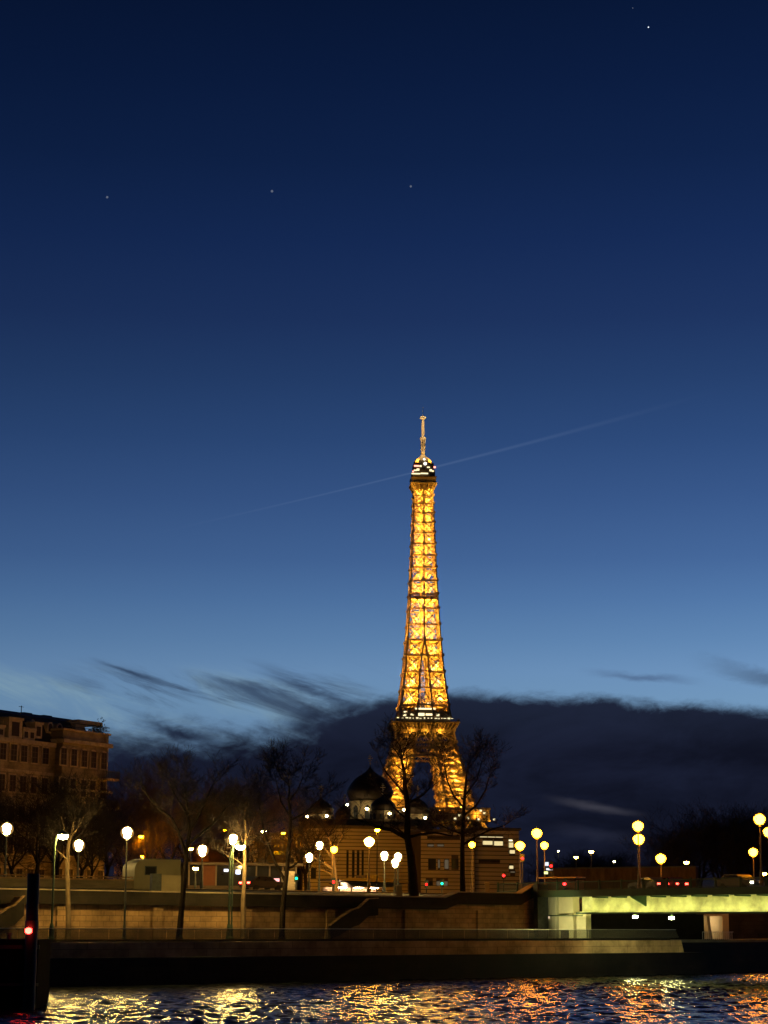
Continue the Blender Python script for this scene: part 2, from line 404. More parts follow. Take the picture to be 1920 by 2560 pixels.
def banks():
    S0 = -140.0
    # tier ends measured in the photograph
    def e(px, py, b): return QF.hit(px, py, b)[0]
    lo_t, lo_b = e(1762, 2385, 0.0), e(1781, 2428, 0.0)
    mi_t, mi_b = e(1703, 2352, 0.8), e(1710, 2384, 0.8)
    pa_t, pa_b = e(1689, 2328, 1.5), e(1698, 2351, 1.5)
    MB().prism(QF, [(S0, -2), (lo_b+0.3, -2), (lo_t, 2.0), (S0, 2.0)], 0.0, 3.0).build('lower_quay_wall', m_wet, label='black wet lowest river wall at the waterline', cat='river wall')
    MB().prism(QF, [(S0, 2.0), (mi_b, 2.0), (mi_t, 3.12), (S0, 3.12)], 0.8, 3.0).build('middle_quay_wall', m_mid, label='brown stepped middle tier of the river wall', cat='river wall')
    t = thing('promenade_balustrade', 'low glazed balustrade with a bright thin handrail above the river wall', 'balustrade', QF.pt(0, 1.5, 3.2))
    w = MB(); s = S0; k = 0
    while s < pa_b-0.3:
        s2 = min(s+2.55, pa_b)
        if s2 >= pa_b-0.05: w.prism(QF, [(s, 3.30), (pa_b, 3.30), (pa_t, 4.06), (s, 4.06)], 1.5, 1.53)
        else: w.fbox(QF, s, s2, 1.5+0.004*(k % 2), 1.53, 3.30, 4.06)
        s = s2+0.05; k += 1
    w.build('glass_panel', pane('balustrade glass', (0.10, 0.09, 0.07), 0.35), t)
    MB().prism(QF, [(S0, 3.12), (mi_t-0.25, 3.12), (mi_t-0.3, 3.30), (S0, 3.30)], 1.9, 2.6).build('recessed_plinth', m_wet, t)
    MB().fbox(QF, S0, pa_t+0.02, 1.46, 1.66, 4.07, 4.12).build('handrail', m_rail, t)
    # promenade floor
    MB().fbox(QF, S0, 160, 2.6, 9.3, 2.2, 3.16).build('promenade', m_pave, kind='structure', label='paved lower riverside promenade')
    # plain wall on under the bridge
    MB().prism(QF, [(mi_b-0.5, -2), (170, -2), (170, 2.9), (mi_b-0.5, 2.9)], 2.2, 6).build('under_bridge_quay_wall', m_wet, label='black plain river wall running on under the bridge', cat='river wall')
    # upper retaining wall, its dark band following the ramps
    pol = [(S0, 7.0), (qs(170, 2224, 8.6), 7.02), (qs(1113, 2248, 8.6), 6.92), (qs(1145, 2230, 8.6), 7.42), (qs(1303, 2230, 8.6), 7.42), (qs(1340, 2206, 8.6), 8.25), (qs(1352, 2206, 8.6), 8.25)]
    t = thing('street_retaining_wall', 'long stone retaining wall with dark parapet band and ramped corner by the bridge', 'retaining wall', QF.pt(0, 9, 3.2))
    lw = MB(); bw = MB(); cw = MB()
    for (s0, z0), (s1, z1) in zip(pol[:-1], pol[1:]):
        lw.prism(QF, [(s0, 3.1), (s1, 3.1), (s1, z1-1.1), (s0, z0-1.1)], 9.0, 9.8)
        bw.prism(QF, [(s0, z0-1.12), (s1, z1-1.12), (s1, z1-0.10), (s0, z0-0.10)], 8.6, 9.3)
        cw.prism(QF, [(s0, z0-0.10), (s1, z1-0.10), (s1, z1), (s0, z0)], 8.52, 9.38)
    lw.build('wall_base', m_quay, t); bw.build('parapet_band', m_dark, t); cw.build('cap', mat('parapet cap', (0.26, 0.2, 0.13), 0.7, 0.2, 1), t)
    # pilasters on the lower face
    pl = MB()
    for i in range(-8, 5):
        s0 = i*9.0+1.5; pl.fbox(QF, s0, s0+0.9, 8.78, 8.99, 3.17, 5.75)
    pl.build('pilaster', m_quay, t)
    # grass slope and street
    g = MB(); g.prism(Frame(QF.pt(S0, 0, 0)[:2], QF.n), [(9.4, 3), (9.4, 6.2), (21.9, 7.42), (21.9, 3)], -(29.5-S0), 0)
    g.prism(Frame(QF.pt(29.5, 0, 0)[:2], QF.n), [(14.9, 2.5), (14.9, 6.5), (21.9, 7.42), (21.9, 2.5)], -130, 0)
    g.build('grass_slope', m_grass, kind='structure', label='narrow grass slope between the retaining wall and the street')
    MB().fbox(QF, -1500, 2500, 22, 4500, 1.0, 7.5).build('city_ground', m_grnd, kind='structure', label='flat city ground behind the river bank')
    MB().fbox(QF, -300, 400, 27, 38, 7.5, 7.506).build('quayside_road', m_asph, kind='structure', label='asphalt road running along the quay')
    # far kerb
    MB().fbox(QF, -300, 400, 26.6, 27.0, 7.5, 7.62).build('road_kerb', m_cap, kind='structure', label='pale kerb along the quayside road')
    return mi_b
MI_B = banks()

def stair(px0, px1, pz, label, pts_top, b0=7.4):
    """stair flight against the wall: solid steps plus a sloped side wall; pts in pixels"""
    t = thing('stone_staircase', label, 'staircase', QF.pt(qs((px0+px1)/2, 2300, b0), b0, 3.2))
    poly = [QF.hit(x, y, b0) for x, y in pts_top]
    a0, z0 = poly[0]; a1, z1 = poly[-1]
    n = 14; st = MB()
    for i in range(n):
        s0 = a0+(a1-a0)*i/n; s1 = a0+(a1-a0)*(i+1)/n
        zz = 3.2+(6.4-3.2)*(i+1)/n
        st.fbox(QF, min(s0, s1), max(s0, s1), b0+0.3, 8.58, 3.16, zz)
    st.build('steps', m_quay, t)
    sw = MB(); cp = MB()
    for (s0, q0), (s1, q1) in zip(poly[:-1], poly[1:]):
        sw.prism(QF, [(s0, max(3.17, q0-1.5)), (s1, max(3.17, q1-1.5)), (s1, q1-0.08), (s0, q0-0.08)], b0, b0+0.28)
        cp.prism(QF, [(s0, q0-0.08), (s1, q1-0.08), (s1, q1), (s0, q0)], b0-0.05, b0+0.33)
    sw.build('side_wall', m_dark, t); cp.build('cap', m_quay, t)
stair(826, 934, 0, 'stone stair rising to the right against the retaining wall at centre', [(826, 2312), (852, 2292), (884, 2272), (898, 2268), (922, 2246), (946, 2244)])
stair(0, 70, 0, 'stone stair against the retaining wall at the far left edge', [(-30, 2296), (5, 2280), (22, 2268), (38, 2262), (62, 2238)])

# ------------------------------------------------------------------ lattice tower
TD = 1290.0
def tower():
    base = P(1057, 2262, TD); tx, ty = base.x, base.y
    G = 7.5; ROT = math.radians(4.3)
    root = thing('lattice_tower', 'tall golden floodlit iron lattice tower with a lit top cabin and antenna', 'tower', (tx, ty, G), rotz=ROT)
    m_iron_t = mat('tower iron', (0.40, 0.31, 0.20), 0.65, 0.15, 0.3)
    m_dk = mat('tower dark fascia', (0.16, 0.11, 0.07), 0.7, 0.3, 0.3)
    m_win = emit('tower window light', (1.0, 0.84, 0.45), 1.7)
    m_red = emit('tower red light', (1.0, 0.25, 0.18), 4.0)
    m_bea = emit('tower beacon', (1.0, 0.97, 0.8), 3.0)
    k = math.cos(ROT)+math.sin(ROT)
    def zw(y, xl, xr):
        c = (xl+xr)/2
        return P(c, y, TD).z-G, (P(xr, y, TD).x-P(xl, y, TD).x)/2/k
    def zy(y): return P(1056, y, TD).z-G
    mpp = (P(1057, 1700, TD).x-P(1056, 1700, TD).x)
    prof = [zw(1225, 1030, 1079.5), zw(1240, 1031.5, 1079.5), zw(1340, 1026, 1083), zw(1400, 1024, 1086), zw(1500, 1018, 1091), zw(1600, 1010, 1097),
            zw(1680, 1003, 1105), zw(1767, 991.5, 1116), zw(1830, 980, 1130), zw(1875, 973, 1136), zw(1940, 953, 1157), zw(1995, 939, 1169), zw(2035, 922, 1183)]
    zb = prof[-1][0]; prof = prof + [(zb*0.5, 46.0), (0.0, 62.0)]
    prof = sorted(prof)
    gp = sorted([(zy(1200), 0.0), (zy(1603), 0.0), (zy(1642), 7*mpp), (zy(1683), 11.5*mpp), (zy(1724), 14.5*mpp), (zy(1767), 17.5*mpp), (zy(1830), 22*mpp),
                 (zy(1895), 28*mpp), (zy(1940), 36*mpp), (zy(1995), 44.5*mpp), (zy(2035), 50*mpp), (0.0, 37.0)])
    def W(z): return float(np.interp(z, [a for a, _ in prof], [b for _, b in prof]))
    def Gp(z): return float(np.interp(z, [a for a, _ in gp], [b for _, b in gp]))
    def xbrace(mb, p00, p10, p01, p11, w, sub=True):
        V = lambda t: Vector(t)
        a, b, c, d = V(p00), V(p10), V(p01), V(p11)
        mb.bar(a, d, w); mb.bar(b, c, w)
        mb.bar(c, d, w*0.6)
        def inn(q): return Vector((q.x*0.9, q.y*0.9, q.z))
        mb.bar(inn(c+(a-c)*0.06), inn(d+(b-d)*0.06), w*1.7)
        if sub:
            m = (a+b+c+d)/4; ab = (a+b)/2; cdm = (c+d)/2; ac = (a+c)/2; bd = (b+d)/2
            for p, q in ((ab, ac), (ab, bd), (cdm, ac), (cdm, bd)): mb.bar(p, q, w*0.4)
            n = 5
            for i in range(1, n):
                mb.bar(c+(d-c)*(i-0.5)/n, c+(a-c)*0.10+(d-c+(b-d-a+c)*0.10)*i/n, w*0.4)
    def pylons(zs, name, wch, wbr, merged):
        for sx, sy in ((-1, -1), (1, -1), (1, 1), (-1, 1)):
            mb = MB()
            for z0, z1 in zip(zs[:-1], zs[1:]):
                def cor(z):
                    w, g = W(z), Gp(z)
                    return [(sx*w, sy*w, z), (sx*g, sy*w, z), (sx*g, sy*g, z), (sx*w, sy*g, z)]
                c0, c1 = cor(z0), cor(z1)
                for i in range(4):
                    if merged and i == 2: continue
                    if merged and ((i == 1 and sx < 0) or (i == 3 and sy < 0)): pass
                    mb.bar(c0[i], c1[i], wch if i != 2 else wch*0.6)
                for i in range(4):
                    j = (i+1) % 4
                    if merged and i in (1, 2): continue
                    xbrace(mb, c0[i], c0[j], c1[i], c1[j], wbr)
                for i in range(4):
                    if merged and i == 2: continue
                    x, y, z = c1[i]
                    if i == 0 or i == 1 or i == 3:
                        ox = sx*0.25 if i != 1 else 0; oy = sy*0.25 if i != 3 else 0
                        mb.box(x-wch*0.95+ox, x+wch*0.95+ox, y-wch*0.95+oy, y+wch*0.95+oy, z-wch*1.0, z+wch*0.8)
                if not merged:
                    mb.bar(c1[0], c1[2], wbr); mb.bar(c1[1], c1[3], wbr); mb.bar(c0[0], c1[2], wbr*0.7); mb.bar(c0[1], c1[3], wbr*0.7)
            o = mb.build(name, m_iron_t, None); o.parent = root
    # upper shaft: the photograph's panel joints
    ys = [1225, 1242, 1262, 1285, 1309, 1334, 1362, 1391, 1421, 1454, 1488, 1524, 1564, 1603]
    pylons([zy(y) for y in ys[::-1]], 'upper_shaft', 0.85, 0.52, True)
    ys2 = [1603, 1642, 1683, 1724, 1767, 1800]
    pylons([zy(y) for y in ys2[::-1]], 'split_shaft', 1.05, 0.6, False)
    # rails joining the split pylons in the middle, lift shaft inside
    mb = MB()
    for y in (1642, 1683, 1724, 1767):
        z = zy(y); w = W(z); g = Gp(z)
        for sgn in (-1, 1):
            mb = MB()
            mb.bar((-g, sgn*w, z), (g, sgn*w, z), 0.9)
            oo = MB().bar((sgn*w, -g, z), (sgn*w, g, z), 0.9).build('side_tie', m_iron_t); oo.parent = root
            z2 = zy(y)+6
            mb.bar((-g, sgn*w, z), (0, sgn*w*0.98, z2+2), 0.4); mb.bar((g, sgn*w, z), (0, sgn*w*0.98, z2+2), 0.4)
            o = mb.build('cross_tie', m_iron_t); o.parent = root
    mb = MB()
    zt, zl = zy(1215), zy(1800)
    for sx in (-1.6, 1.6):
        for sy in (-1.6, 1.6): mb.bar((sx, sy, zl), (sx, sy, zt), 0.28)
    z = zl; i = 0
    while z < zt-3:
        for a, b in (((-1.6, -1.6), (1.6, -1.6)), ((1.6, -1.6), (1.6, 1.6)), ((1.6, 1.6), (-1.6, 1.6)), ((-1.6, 1.6), (-1.6, -1.6))):
            mb.bar((*a, z), (*b, z), 0.2); mb.bar((*a, z), (*b, z+3), 0.18)
        z += 3
    o = mb.build('lift_shaft', m_iron_t); o.parent = root
    # intermediate platform
    z = zy(1503); w = W(z)-0.7
    o = MB().box(-w, w, -w, w, z, z+0.35).box(-w*0.8, w*0.8, -w*0.8, w*0.8, z+2.4, z+2.7).box(-w*0.55, w*0.55, -w*0.55, w*0.55, z+0.35, z+2.4).build('intermediate_platform', m_iron_t); o.parent = root
    # legs below the second platform
    ys3 = [1830, 1860, 1876, 1896]
    pylons([zy(y) for y in ys3[::-1]], 'girder_pylon', 1.1, 0.75, False)
    ys4 = [1896, 1919, 1942, 1964, 1985, 2006, 2035]
    pylons([zy(y) for y in ys4[::-1]], 'middle_leg', 1.3, 0.8, False)
    pylons([0.0, zb*0.25, zb*0.5, zb*0.75, zb], 'lower_leg', 1.8, 1.0, False)
    # dense inner lattice web in the legs
    for sx, sy in ((-1, -1), (1, -1), (1, 1), (-1, 1)):
        mb = MB(); rr = random.Random(int(sx*3+sy*7+20))
        for yA, yB in zip(ys4[:-1], ys4[1:]):
            z1, z0 = zy(yA), zy(yB)
            for _ in range(46):
                za = rr.uniform(z0, z1); w, g = W(za), Gp(za)
                def rp(zz):
                    w, g = W(zz), Gp(zz)
                    f = rr.choice((0, 1, 2)); t = rr.random()
                    if f == 0: return (sx*(g+(w-g)*t), sy*(w-0.5), zz)
                    if f == 1: return (sx*(w-0.5), sy*(g+(w-g)*t), zz)
                    return (sx*(g+0.3), sy*(g+(w-g)*t), zz)
                p = rp(za); q = rp(min(z1, max(z0, za+rr.uniform(-5, 5))))
                if (Vector(p)-Vector(q)).length < 11: mb.bar(p, q, rr.uniform(0.25, 0.5))
        o = mb.build('inner_web', m_iron_t); o.parent = root
    # layered stairs and ties filling the shaft
    rr = random.Random(77); allz = sorted(zy(y) for y in (ys+ys2[1:]))
    for sx, sy in ((-1, -1), (1, -1), (1, 1), (-1, 1)):
        mb = MB(); last = None
        for z0, z1 in zip(allz[:-1], allz[1:]):
            for _k in range(11):
                za = z0+(z1-z0)*rr.random(); w, g = W(za), Gp(za)
                q = Vector((sx*rr.uniform(g*1.02, w*0.9), sy*rr.uniform(g*1.02, w*0.9), za))
                if last is not None: mb.bar(last, q, rr.uniform(0.2, 0.36))
                last = q
        o = mb.build('inner_stairs', m_iron_t); o.parent = root
    # deep lattice girder between the legs under the second platform
    mb = MB(); zA, zB = zy(1896), zy(1832)
    for sgn in (-1, 1):
        for z, t in ((zA, 1.4), (zy(1876), 1.1), (zy(1862), 1.1), (zB, 1.2)):
            w = W(z)
            mb.bar((-w, sgn*w, z), (w, sgn*w, z), t); mb.bar((sgn*w, -w, z), (sgn*w, w, z), t)
        for za, zb2, n in ((zA, zy(1876), 3), (zy(1876), zy(1862), 22), (zy(1862), zB, 3)):
            w0, w1 = Gp(za), Gp(zb2)
            if n == 22: w0, w1 = W(za), W(zb2)
            for i in range(n):
                x0, x1 = -w0+2*w0*i/n, -w0+2*w0*(i+1)/n; X0, X1 = -w1+2*w1*i/n, -w1+2*w1*(i+1)/n
                for P0, P1 in (((x0, za), (X1, zb2)), ((x1, za), (X0, zb2))):
                    mb.bar((P0[0], sgn*W(za), P0[1]), (P1[0], sgn*W(zb2), P1[1]), 0.5); mb.bar((sgn*W(za), P0[0], P0[1]), (sgn*W(zb2), P1[0], P1[1]), 0.5)
    w = W(zA); g = Gp(zA)
    for sgn in (-1, 1):
        mb.box(-g-1, g+1, min(sgn*w, sgn*(w-7)), max(sgn*w, sgn*(w-7)), zA-0.6, zA-0.1)
        mb.box(min(sgn*w, sgn*(w-7)), max(sgn*w, sgn*(w-7)), -g-1, g+1, zA-0.6, zA-0.1)
    o = mb.build('lattice_girder', m_iron_t); o.parent = root
    o = MB().box(-W(zB)+1.5, W(zB)-1.5, -W(zB)+1.5, W(zB)-1.5, zB-1, zB-0.4).build('soffit', m_iron_t); o.parent = root
    # second platform: flared gallery with brackets
    def flare(zl, wl, zh, wh, name, nb, th=0.5):
        mb = MB()
        n = 4
        def ring(w, z): return [(-w, -w, z), (w, -w, z), (w, w, z), (-w, w, z)]
        vs = ring(wl, zl)+ring(wl+(wh-wl)*0.35, zl+(zh-zl)*0.55)+ring(wh, zh-th*1.4)+ring(wh, zh)
        fs = []
        for r in range(3):
            for i in range(4):
                j = (i+1) % 4; fs.append((r*4+i, r*4+j, r*4+4+j, r*4+4+i))
        fs += [(3, 2, 1, 0), (12, 13, 14, 15)]
        mb.add(vs, fs)
        o = mb.build(name, m_dk); o.parent = root
        rim = MB()
        for sgn in (-1, 1):
            rim.bar((-wh-.2, sgn*(wh+.15), zh-0.35), (wh+.2, sgn*(wh+.15), zh-0.35), 0.6); rim.bar((sgn*(wh+.15), -wh-.2, zh-0.35), (sgn*(wh+.15), wh+.2, zh-0.35), 0.6)
            for s2 in (-1, 1): rim.bar((sgn*(wl+.1), s2*(wl+.1), zl), (sgn*(wh+.1), s2*(wh+.1), zh-0.4), 0.6)
        o = rim.build('gallery_rim', m_iron_t); o.parent = root
        for i in range(nb):
            t = -wl+2*wl*(i+0.5)/nb
            for sgn in (-1, 1):
                for ax in (0, 1):
                    def pp(u_, d_, z_): return (u_, sgn*d_, z_) if ax == 0 else (sgn*d_, u_, z_)
                    br = MB()
                    br.bar(pp(t, wl+0.1, zl), pp(t*wh/wl, wh-0.2, zh-th*1.5), 0.45)
                    br.bar(pp(t, wl+0.2, zl), pp(t, wl+0.2, zh-1.2), 0.4)
                    o = br.build('gallery_bracket', m_iron_t); o.parent = root
    z2l, z2h = zy(1830), zy(1811)
    wtop = (P(1143, 1815, TD).x-P(966, 1815, TD).x)/2/k
    flare(z2l, W(z2l)+0.5, z2h, wtop, 'second_platform_gallery', 18)
    o = MB()
    for sgn in (-1, 1):
        for i in range(60):
            t = -wtop+2*wtop*i/59
            o.bar((t, sgn*(wtop-0.1), z2h), (t, sgn*(wtop-0.1), z2h+1.6), 0.1); o.bar((sgn*(wtop-0.1), t, z2h), (sgn*(wtop-0.1), t, z2h+1.6), 0.1)
        o.bar((-wtop, sgn*wtop, z2h+1.6), (wtop, sgn*wtop, z2h+1.6), 0.2); o.bar((sgn*wtop, -wtop, z2h+1.6), (sgn*wtop, wtop, z2h+1.6), 0.2)
    o = o.build('gallery_railing', m_dk); o.parent = root
    zc, zd = zy(1804), zy(1776)
    wc = 16.0
    o = MB().box(-wc, wc, -wc, wc, z2h, zc+2.4).box(-wc+1.5, wc-1.5, -wc+1.5, wc-1.5, zc+2.4, zd-2).box(-wc+3.5, wc-3.5, -wc+3.5, wc-3.5, zd-2, zd).build('second_platform_pavilion', m_dk); o.parent = root
    def win(x0, x1, z0, z1, yf, m=m_win, nm='lit_window'):
        o = MB().box(x0, x1, yf-0.25, yf, z0, z1).build(nm, m); o.parent = root
    def lx(px): return (px-1056)*mpp
    rr = random.Random(5)
    x = -wtop*0.86
    while x < wtop*0.82:
        wd = rr.uniform(0.6, 1.9); win(x, x+wd, z2h+1.7+rr.uniform(0, .4), z2h+2.3+rr.uniform(0, .4), -wc-1.0 - 0.5); x += wd+rr.uniform(0.4, 1.6)
    for a, b, ya, yb in ((1036, 1054, 1796, 1789), (1057, 1074, 1795, 1790), (1083, 1091, 1796, 1791), (1020, 1028, 1795, 1791), (1001, 1009, 1797, 1792), (1003, 1011, 1788, 1785)):
        win(lx(a), lx(b), zy(ya), zy(yb), -wc)
    win(lx(1032), lx(1083), zy(1779), zy(1775), -wc+3.4)
    for a in (1062, 1070): win(lx(a), lx(a+5), zy(1766), zy(1762), -wc+3.4)
    # first platform
    z1a, z1b = zy(2058), zy(2029); w1 = (P(1216, 2040, TD).x-P(1056, 2040, TD).x)/k
    mb = MB()
    for sgn in (-1, 1):
        for (zz, th) in ((z1a, 1.2), ((z1a+z1b)/2, 0.5), (z1b, 1.2)):
            mb.bar((-w1, sgn*w1, zz), (w1, sgn*w1, zz), th); mb.bar((sgn*w1, -w1, zz), (sgn*w1, w1, zz), th)
        n = 18
        for i in range(n+1):
            t = -w1+2*w1*i/n
            mb.bar((t, sgn*w1, z1a), (t, sgn*w1, z1b), 0.6); mb.bar((sgn*w1, t, z1a), (sgn*w1, t, z1b), 0.6)
            if i < n:
                t2 = -w1+2*w1*(i+1)/n
                mb.bar((t, sgn*w1, z1a), (t2, sgn*w1, z1b), 0.35); mb.bar((sgn*w1, t, z1a), (sgn*w1, t2, z1b), 0.35)
    o = mb.build('first_platform_gallery', m_iron_t); o.parent = root
    mb = MB()
    wi = w1-3
    for sgn in (-1, 1):
        mb.box(-wi, wi, min(sgn*wi, sgn*(wi-16)), max(sgn*wi, sgn*(wi-16)), z1a, z1b-1.0)
        mb.box(min(sgn*wi, sgn*(wi-16)), max(sgn*wi, sgn*(wi-16)), -wi+16, wi-16, z1a, z1b-1.0)
    o = mb.build('first_platform_floor', m_dk); o.parent = root
    for px_, py_ in ((1181, 2034), (1190, 2040), (1176, 2055), (1213, 2055), (1119, 2054), (1150, 2052), (1130, 2046), (985, 2040), (1010, 2050), (950, 2050)):
        win(lx(px_)-0.6, lx(px_)+0.7, zy(py_)-0.5, zy(py_)+0.6, -w1-0.6)
    # arches
    ra = 37.0
    for ax in (0, 1):
        for sgn in (-1, 1):
            prev = None; mb = MB()
            for i in range(25):
                an = math.pi*i/24; x = ra*math.cos(an); z = 4+math.sin(an)*(z1a-9); yy = sgn*(W(z)+0.2)
                cur = (Vector((x, yy, z)), Vector((x*1.09, yy, 4+(z-4)*1.09))) if ax == 0 else (Vector((yy, x, z)), Vector((yy, x*1.09, 4+(z-4)*1.09)))
                mb.bar(cur[0], cur[1], 0.4)
                if prev:
                    mb.bar(prev[0], cur[0], 0.7); mb.bar(prev[1], cur[1], 0.7); mb.bar(prev[0], cur[1], 0.4)
                prev = cur
            o = mb.build('arch', m_iron_t); o.parent = root
    # top: bracketed underside, cabin, dome, mast
    z3l, z3m, z3h = zy(1225), zy(1212), zy(1199)
    w3 = (P(1089, 1212, TD).x-P(1022, 1212, TD).x)/2/k
    flare(z3l, W(z3l)+0.4, z3m, w3, 'top_platform_bracket_skirt', 5, 0.4)
    o = MB().box(-w3+.3, w3-.3, -w3+.3, w3-.3, z3m, z3h).build('top_platform', m_iron_t); o.parent = root
    wcab = w3-0.9
    o = MB().box(-w3, w3, -w3, w3, z3h, z3h+0.7).box(-wcab, wcab, -wcab, wcab, z3h+0.7, zy(1180)).box(-wcab+0.8, wcab-0.8, -wcab+0.8, wcab-0.8, zy(1180), zy(1163)).build('top_cabin', m_dk); o.parent = root
    m_gold = mat('tower cupola iron', (0.42, 0.32, 0.2), 0.6, 0.2, 0.4)
    o = MB().lathe((0, 0, 0), [(wcab-0.8, zy(1163)), (wcab-1.2, zy(1156)), (wcab*0.62, zy(1148)), (wcab*0.3, zy(1142)), (1.1, zy(1136)), (1.5, zy(1134)), (1.4, zy(1131)), (0.9, zy(1127))], 12).build('cupola', m_gold, smooth=False); o.parent = root
    o = MB()
    zm = zy(1127)
    for sx, sy in ((1, 1), (-1, 1), (-1, -1), (1, -1)): o.bar((sx*1.1, sy*1.1, zm), (sx*1.3, sy*1.3, zy(1098)), 0.35)
    for i in range(9):
        z = zm+(zy(1098)-zm)*(i+1)/9; r = 1.55 if i % 2 == 0 else 1.2
        o.box(-r, r, -r, r, z, z+0.35)
    o.box(-0.6, 0.6, -0.6, 0.6, zm-1, zy(1098))
    o.lathe((0, 0, 0), [(1.9, zy(1100)), (2.0, zy(1098)), (2.0, zy(1094)), (1.2, zy(1092))], 8)
    o = o.build('antenna_drum', m_gold); o.parent = root
    o = MB().lathe((0, 0, 0), [(0.5, zy(1092)), (1.05, zy(1086)), (1.0, zy(1060)), (0.85, zy(1049)), (2.1, zy(1047)), (2.2, zy(1043)), (0.9, zy(1041)), (0.3, zy(1039)), (0.12, zy(1036)), (0.1, zy(1017))], 8).build('antenna_mast', m_gold); o.parent = root
    for a, b, ya, yb, mm in ((1031, 1044, 1172.5, 1169, m_red), (1045, 1050, 1173, 1169, m_win), (1064, 1071, 1175, 1172, m_win), (1081, 1086, 1175, 1171, m_red),
                         (1030, 1038, 1184, 1181, m_win), (1037, 1044, 1183, 1178, m_win), (1070, 1076, 1184, 1179, m_win), (1076, 1081, 1185, 1182, m_win), (1026, 1030, 1187, 1184, m_red)):
        win(lx(a), lx(b), zy(ya), zy(yb), -wcab-0.05 if ya > 1180 else -wcab+0.75, mm)
    for a, b, ya, yb in ((1024, 1046, 1193, 1190), (1047, 1066, 1192, 1189)): win(lx(a), lx(b), zy(ya), zy(yb), -w3-0.05)
    o = MB().lathe((lx(1059), -wcab+0.2, zy(1165)), [(0.2, -1.0), (0.8, -0.7), (1.0, 0), (0.8, 0.7), (0.2, 1.0)], 10).build('beacon', m_bea, smooth=True); o.parent = root
    o = MB().lathe((lx(1057), -wcab+1.4, zy(1153)), [(0.2, -.7), (0.8, 0), (0.2, 0.7)], 8).build('beacon', m_bea, smooth=True); o.parent = root
    # sodium projectors inside the ironwork
    def lamp(x, y, z, pw, col=(1.0, 0.46, 0.04), r=0.3):
        ld = bpy.data.lights.new('projector', 'POINT'); ld.energy = pw; ld.color = col; ld.shadow_soft_size = r
        lo = bpy.data.objects.new('projector', ld); C.objects.link(lo); lo.parent = root; lo.location = (x, y, z)
    K = TOWER_K
    for y0, y1 in zip(ys[:-1], ys[1:]):
        z = (zy(y1)*0.62+zy(y0)*0.38); w = W(z)
        lamp(w*0.5, -w*0.72, z, K*w*w*0.55); lamp(-w*0.5, -w*0.72, z, K*w*w*0.55); lamp(0, w*0.3, z, K*w*w*0.5)
    for y0, y1 in zip(ys2[:-1], ys2[1:]):
        z = zy(y1)*0.65+zy(y0)*0.35; w, g = W(z), Gp(z); c = (w+g)/2
        for sx in (-1, 1):
            for sy in (-1, 1): lamp(sx*c, sy*(w*0.8 if sy < 0 else c), z, K*w*w*0.36)
    for y0, y1 in zip(ys3[:-1], ys3[1:]):
        z = zy((y0+y1)/2); w, g = W(z), Gp(z); c = (w+g)/2
        for sx in (-1, 1): lamp(sx*c, -c, z, K*12)
    for y0, y1 in zip(ys4[:-1], ys4[1:]):
        z = zy(y1)*0.6+zy(y0)*0.4; w, g = W(z), Gp(z); c = (w+g)/2
        for sx in (-1, 1):
            lamp(sx*c, -w*0.85, z, K*105); lamp(sx*c, c, z, K*50)
    for sx in (-1, 1):
        lamp(sx*45, -45, zb*0.5, K*150); lamp(sx*(w1+2.5), -w1-2.5, z1a-1, K*10); lamp(sx*(w1-8), -w1+1.5, (z1a+z1b)/2, K*16)
        lamp(sx*(w3-0.5), -w3-3, z3l-4, K*9); lamp(sx*(w3+1.2), -w3-2.2, z3l+0.5, K*3); lamp(sx*4.5, -4.5, zy(1154), K*5)
        lamp(sx*4, -5, zy(1128), K*4.5, (1, .72, .35)); lamp(sx*4.5, -5, zy(1094), K*5, (1, .72, .35)); lamp(sx*4.5, -5, zy(1066), K*5, (1, .72, .35)); lamp(sx*4, -4, zy(1046), K*3.5, (1, .8, .45))
        lamp(sx*9, -wtop+1.0, z2l-1.5, K*4); lamp(sx*(wtop+2), -wtop-2.5, z2l-1, K*4)
    lamp(0, -wtop+1.0, z2l-1.5, K*3)
TOWER_K = 260.0
tower()

# ------------------------------------------------------------------ street lamps
GL = {}
def glass_mesh(kind, m):
    key = (kind, m.name)
    if key not in GL:
        if kind == 'lantern': mb = MB().lathe((0, 0, 0), [(0.13, -0.34), (0.18, -0.30), (0.30, 0.16), (0.29, 0.24), (0.20, 0.36), (0.07, 0.42)], 8)
        elif kind == 'bowl': mb = MB().lathe((0, 0, 0), [(0.10, -0.32), (0.24, -0.24), (0.37, -0.02), (0.41, 0.12), (0.34, 0.24), (0.20, 0.34), (0.08, 0.40)], 12)
        else: mb = MB().lathe((0, 0, 0), [(0.06, -0.19), (0.20, -0.15), (0.29, -0.03), (0.28, 0.06)], 10)
        GL[key] = mb.mesh('lamp_glass', m)
    return GL[key]
def cap_mesh(kind):
    key = (kind, 'cap')
    if key not in GL:
        if kind == 'lantern': mb = MB().lathe((0, 0, 0), [(0.09, 0.415), (0.10, 0.44), (0.05, 0.50), (0.04, 0.58), (0.01, 0.64)], 8)
        elif kind == 'bowl': mb = MB().lathe((0, 0, 0), [(0.09, 0.395), (0.10, 0.43), (0.05, 0.47), (0.03, 0.58)], 12)
        else: mb = MB().lathe((0, 0, 0), [(0.32, 0.06), (0.33, 0.09), (0.20, 0.22), (0.06, 0.26)], 10)
        GL[key] = mb.mesh('lamp_cap', m_iron)
    return GL[key]
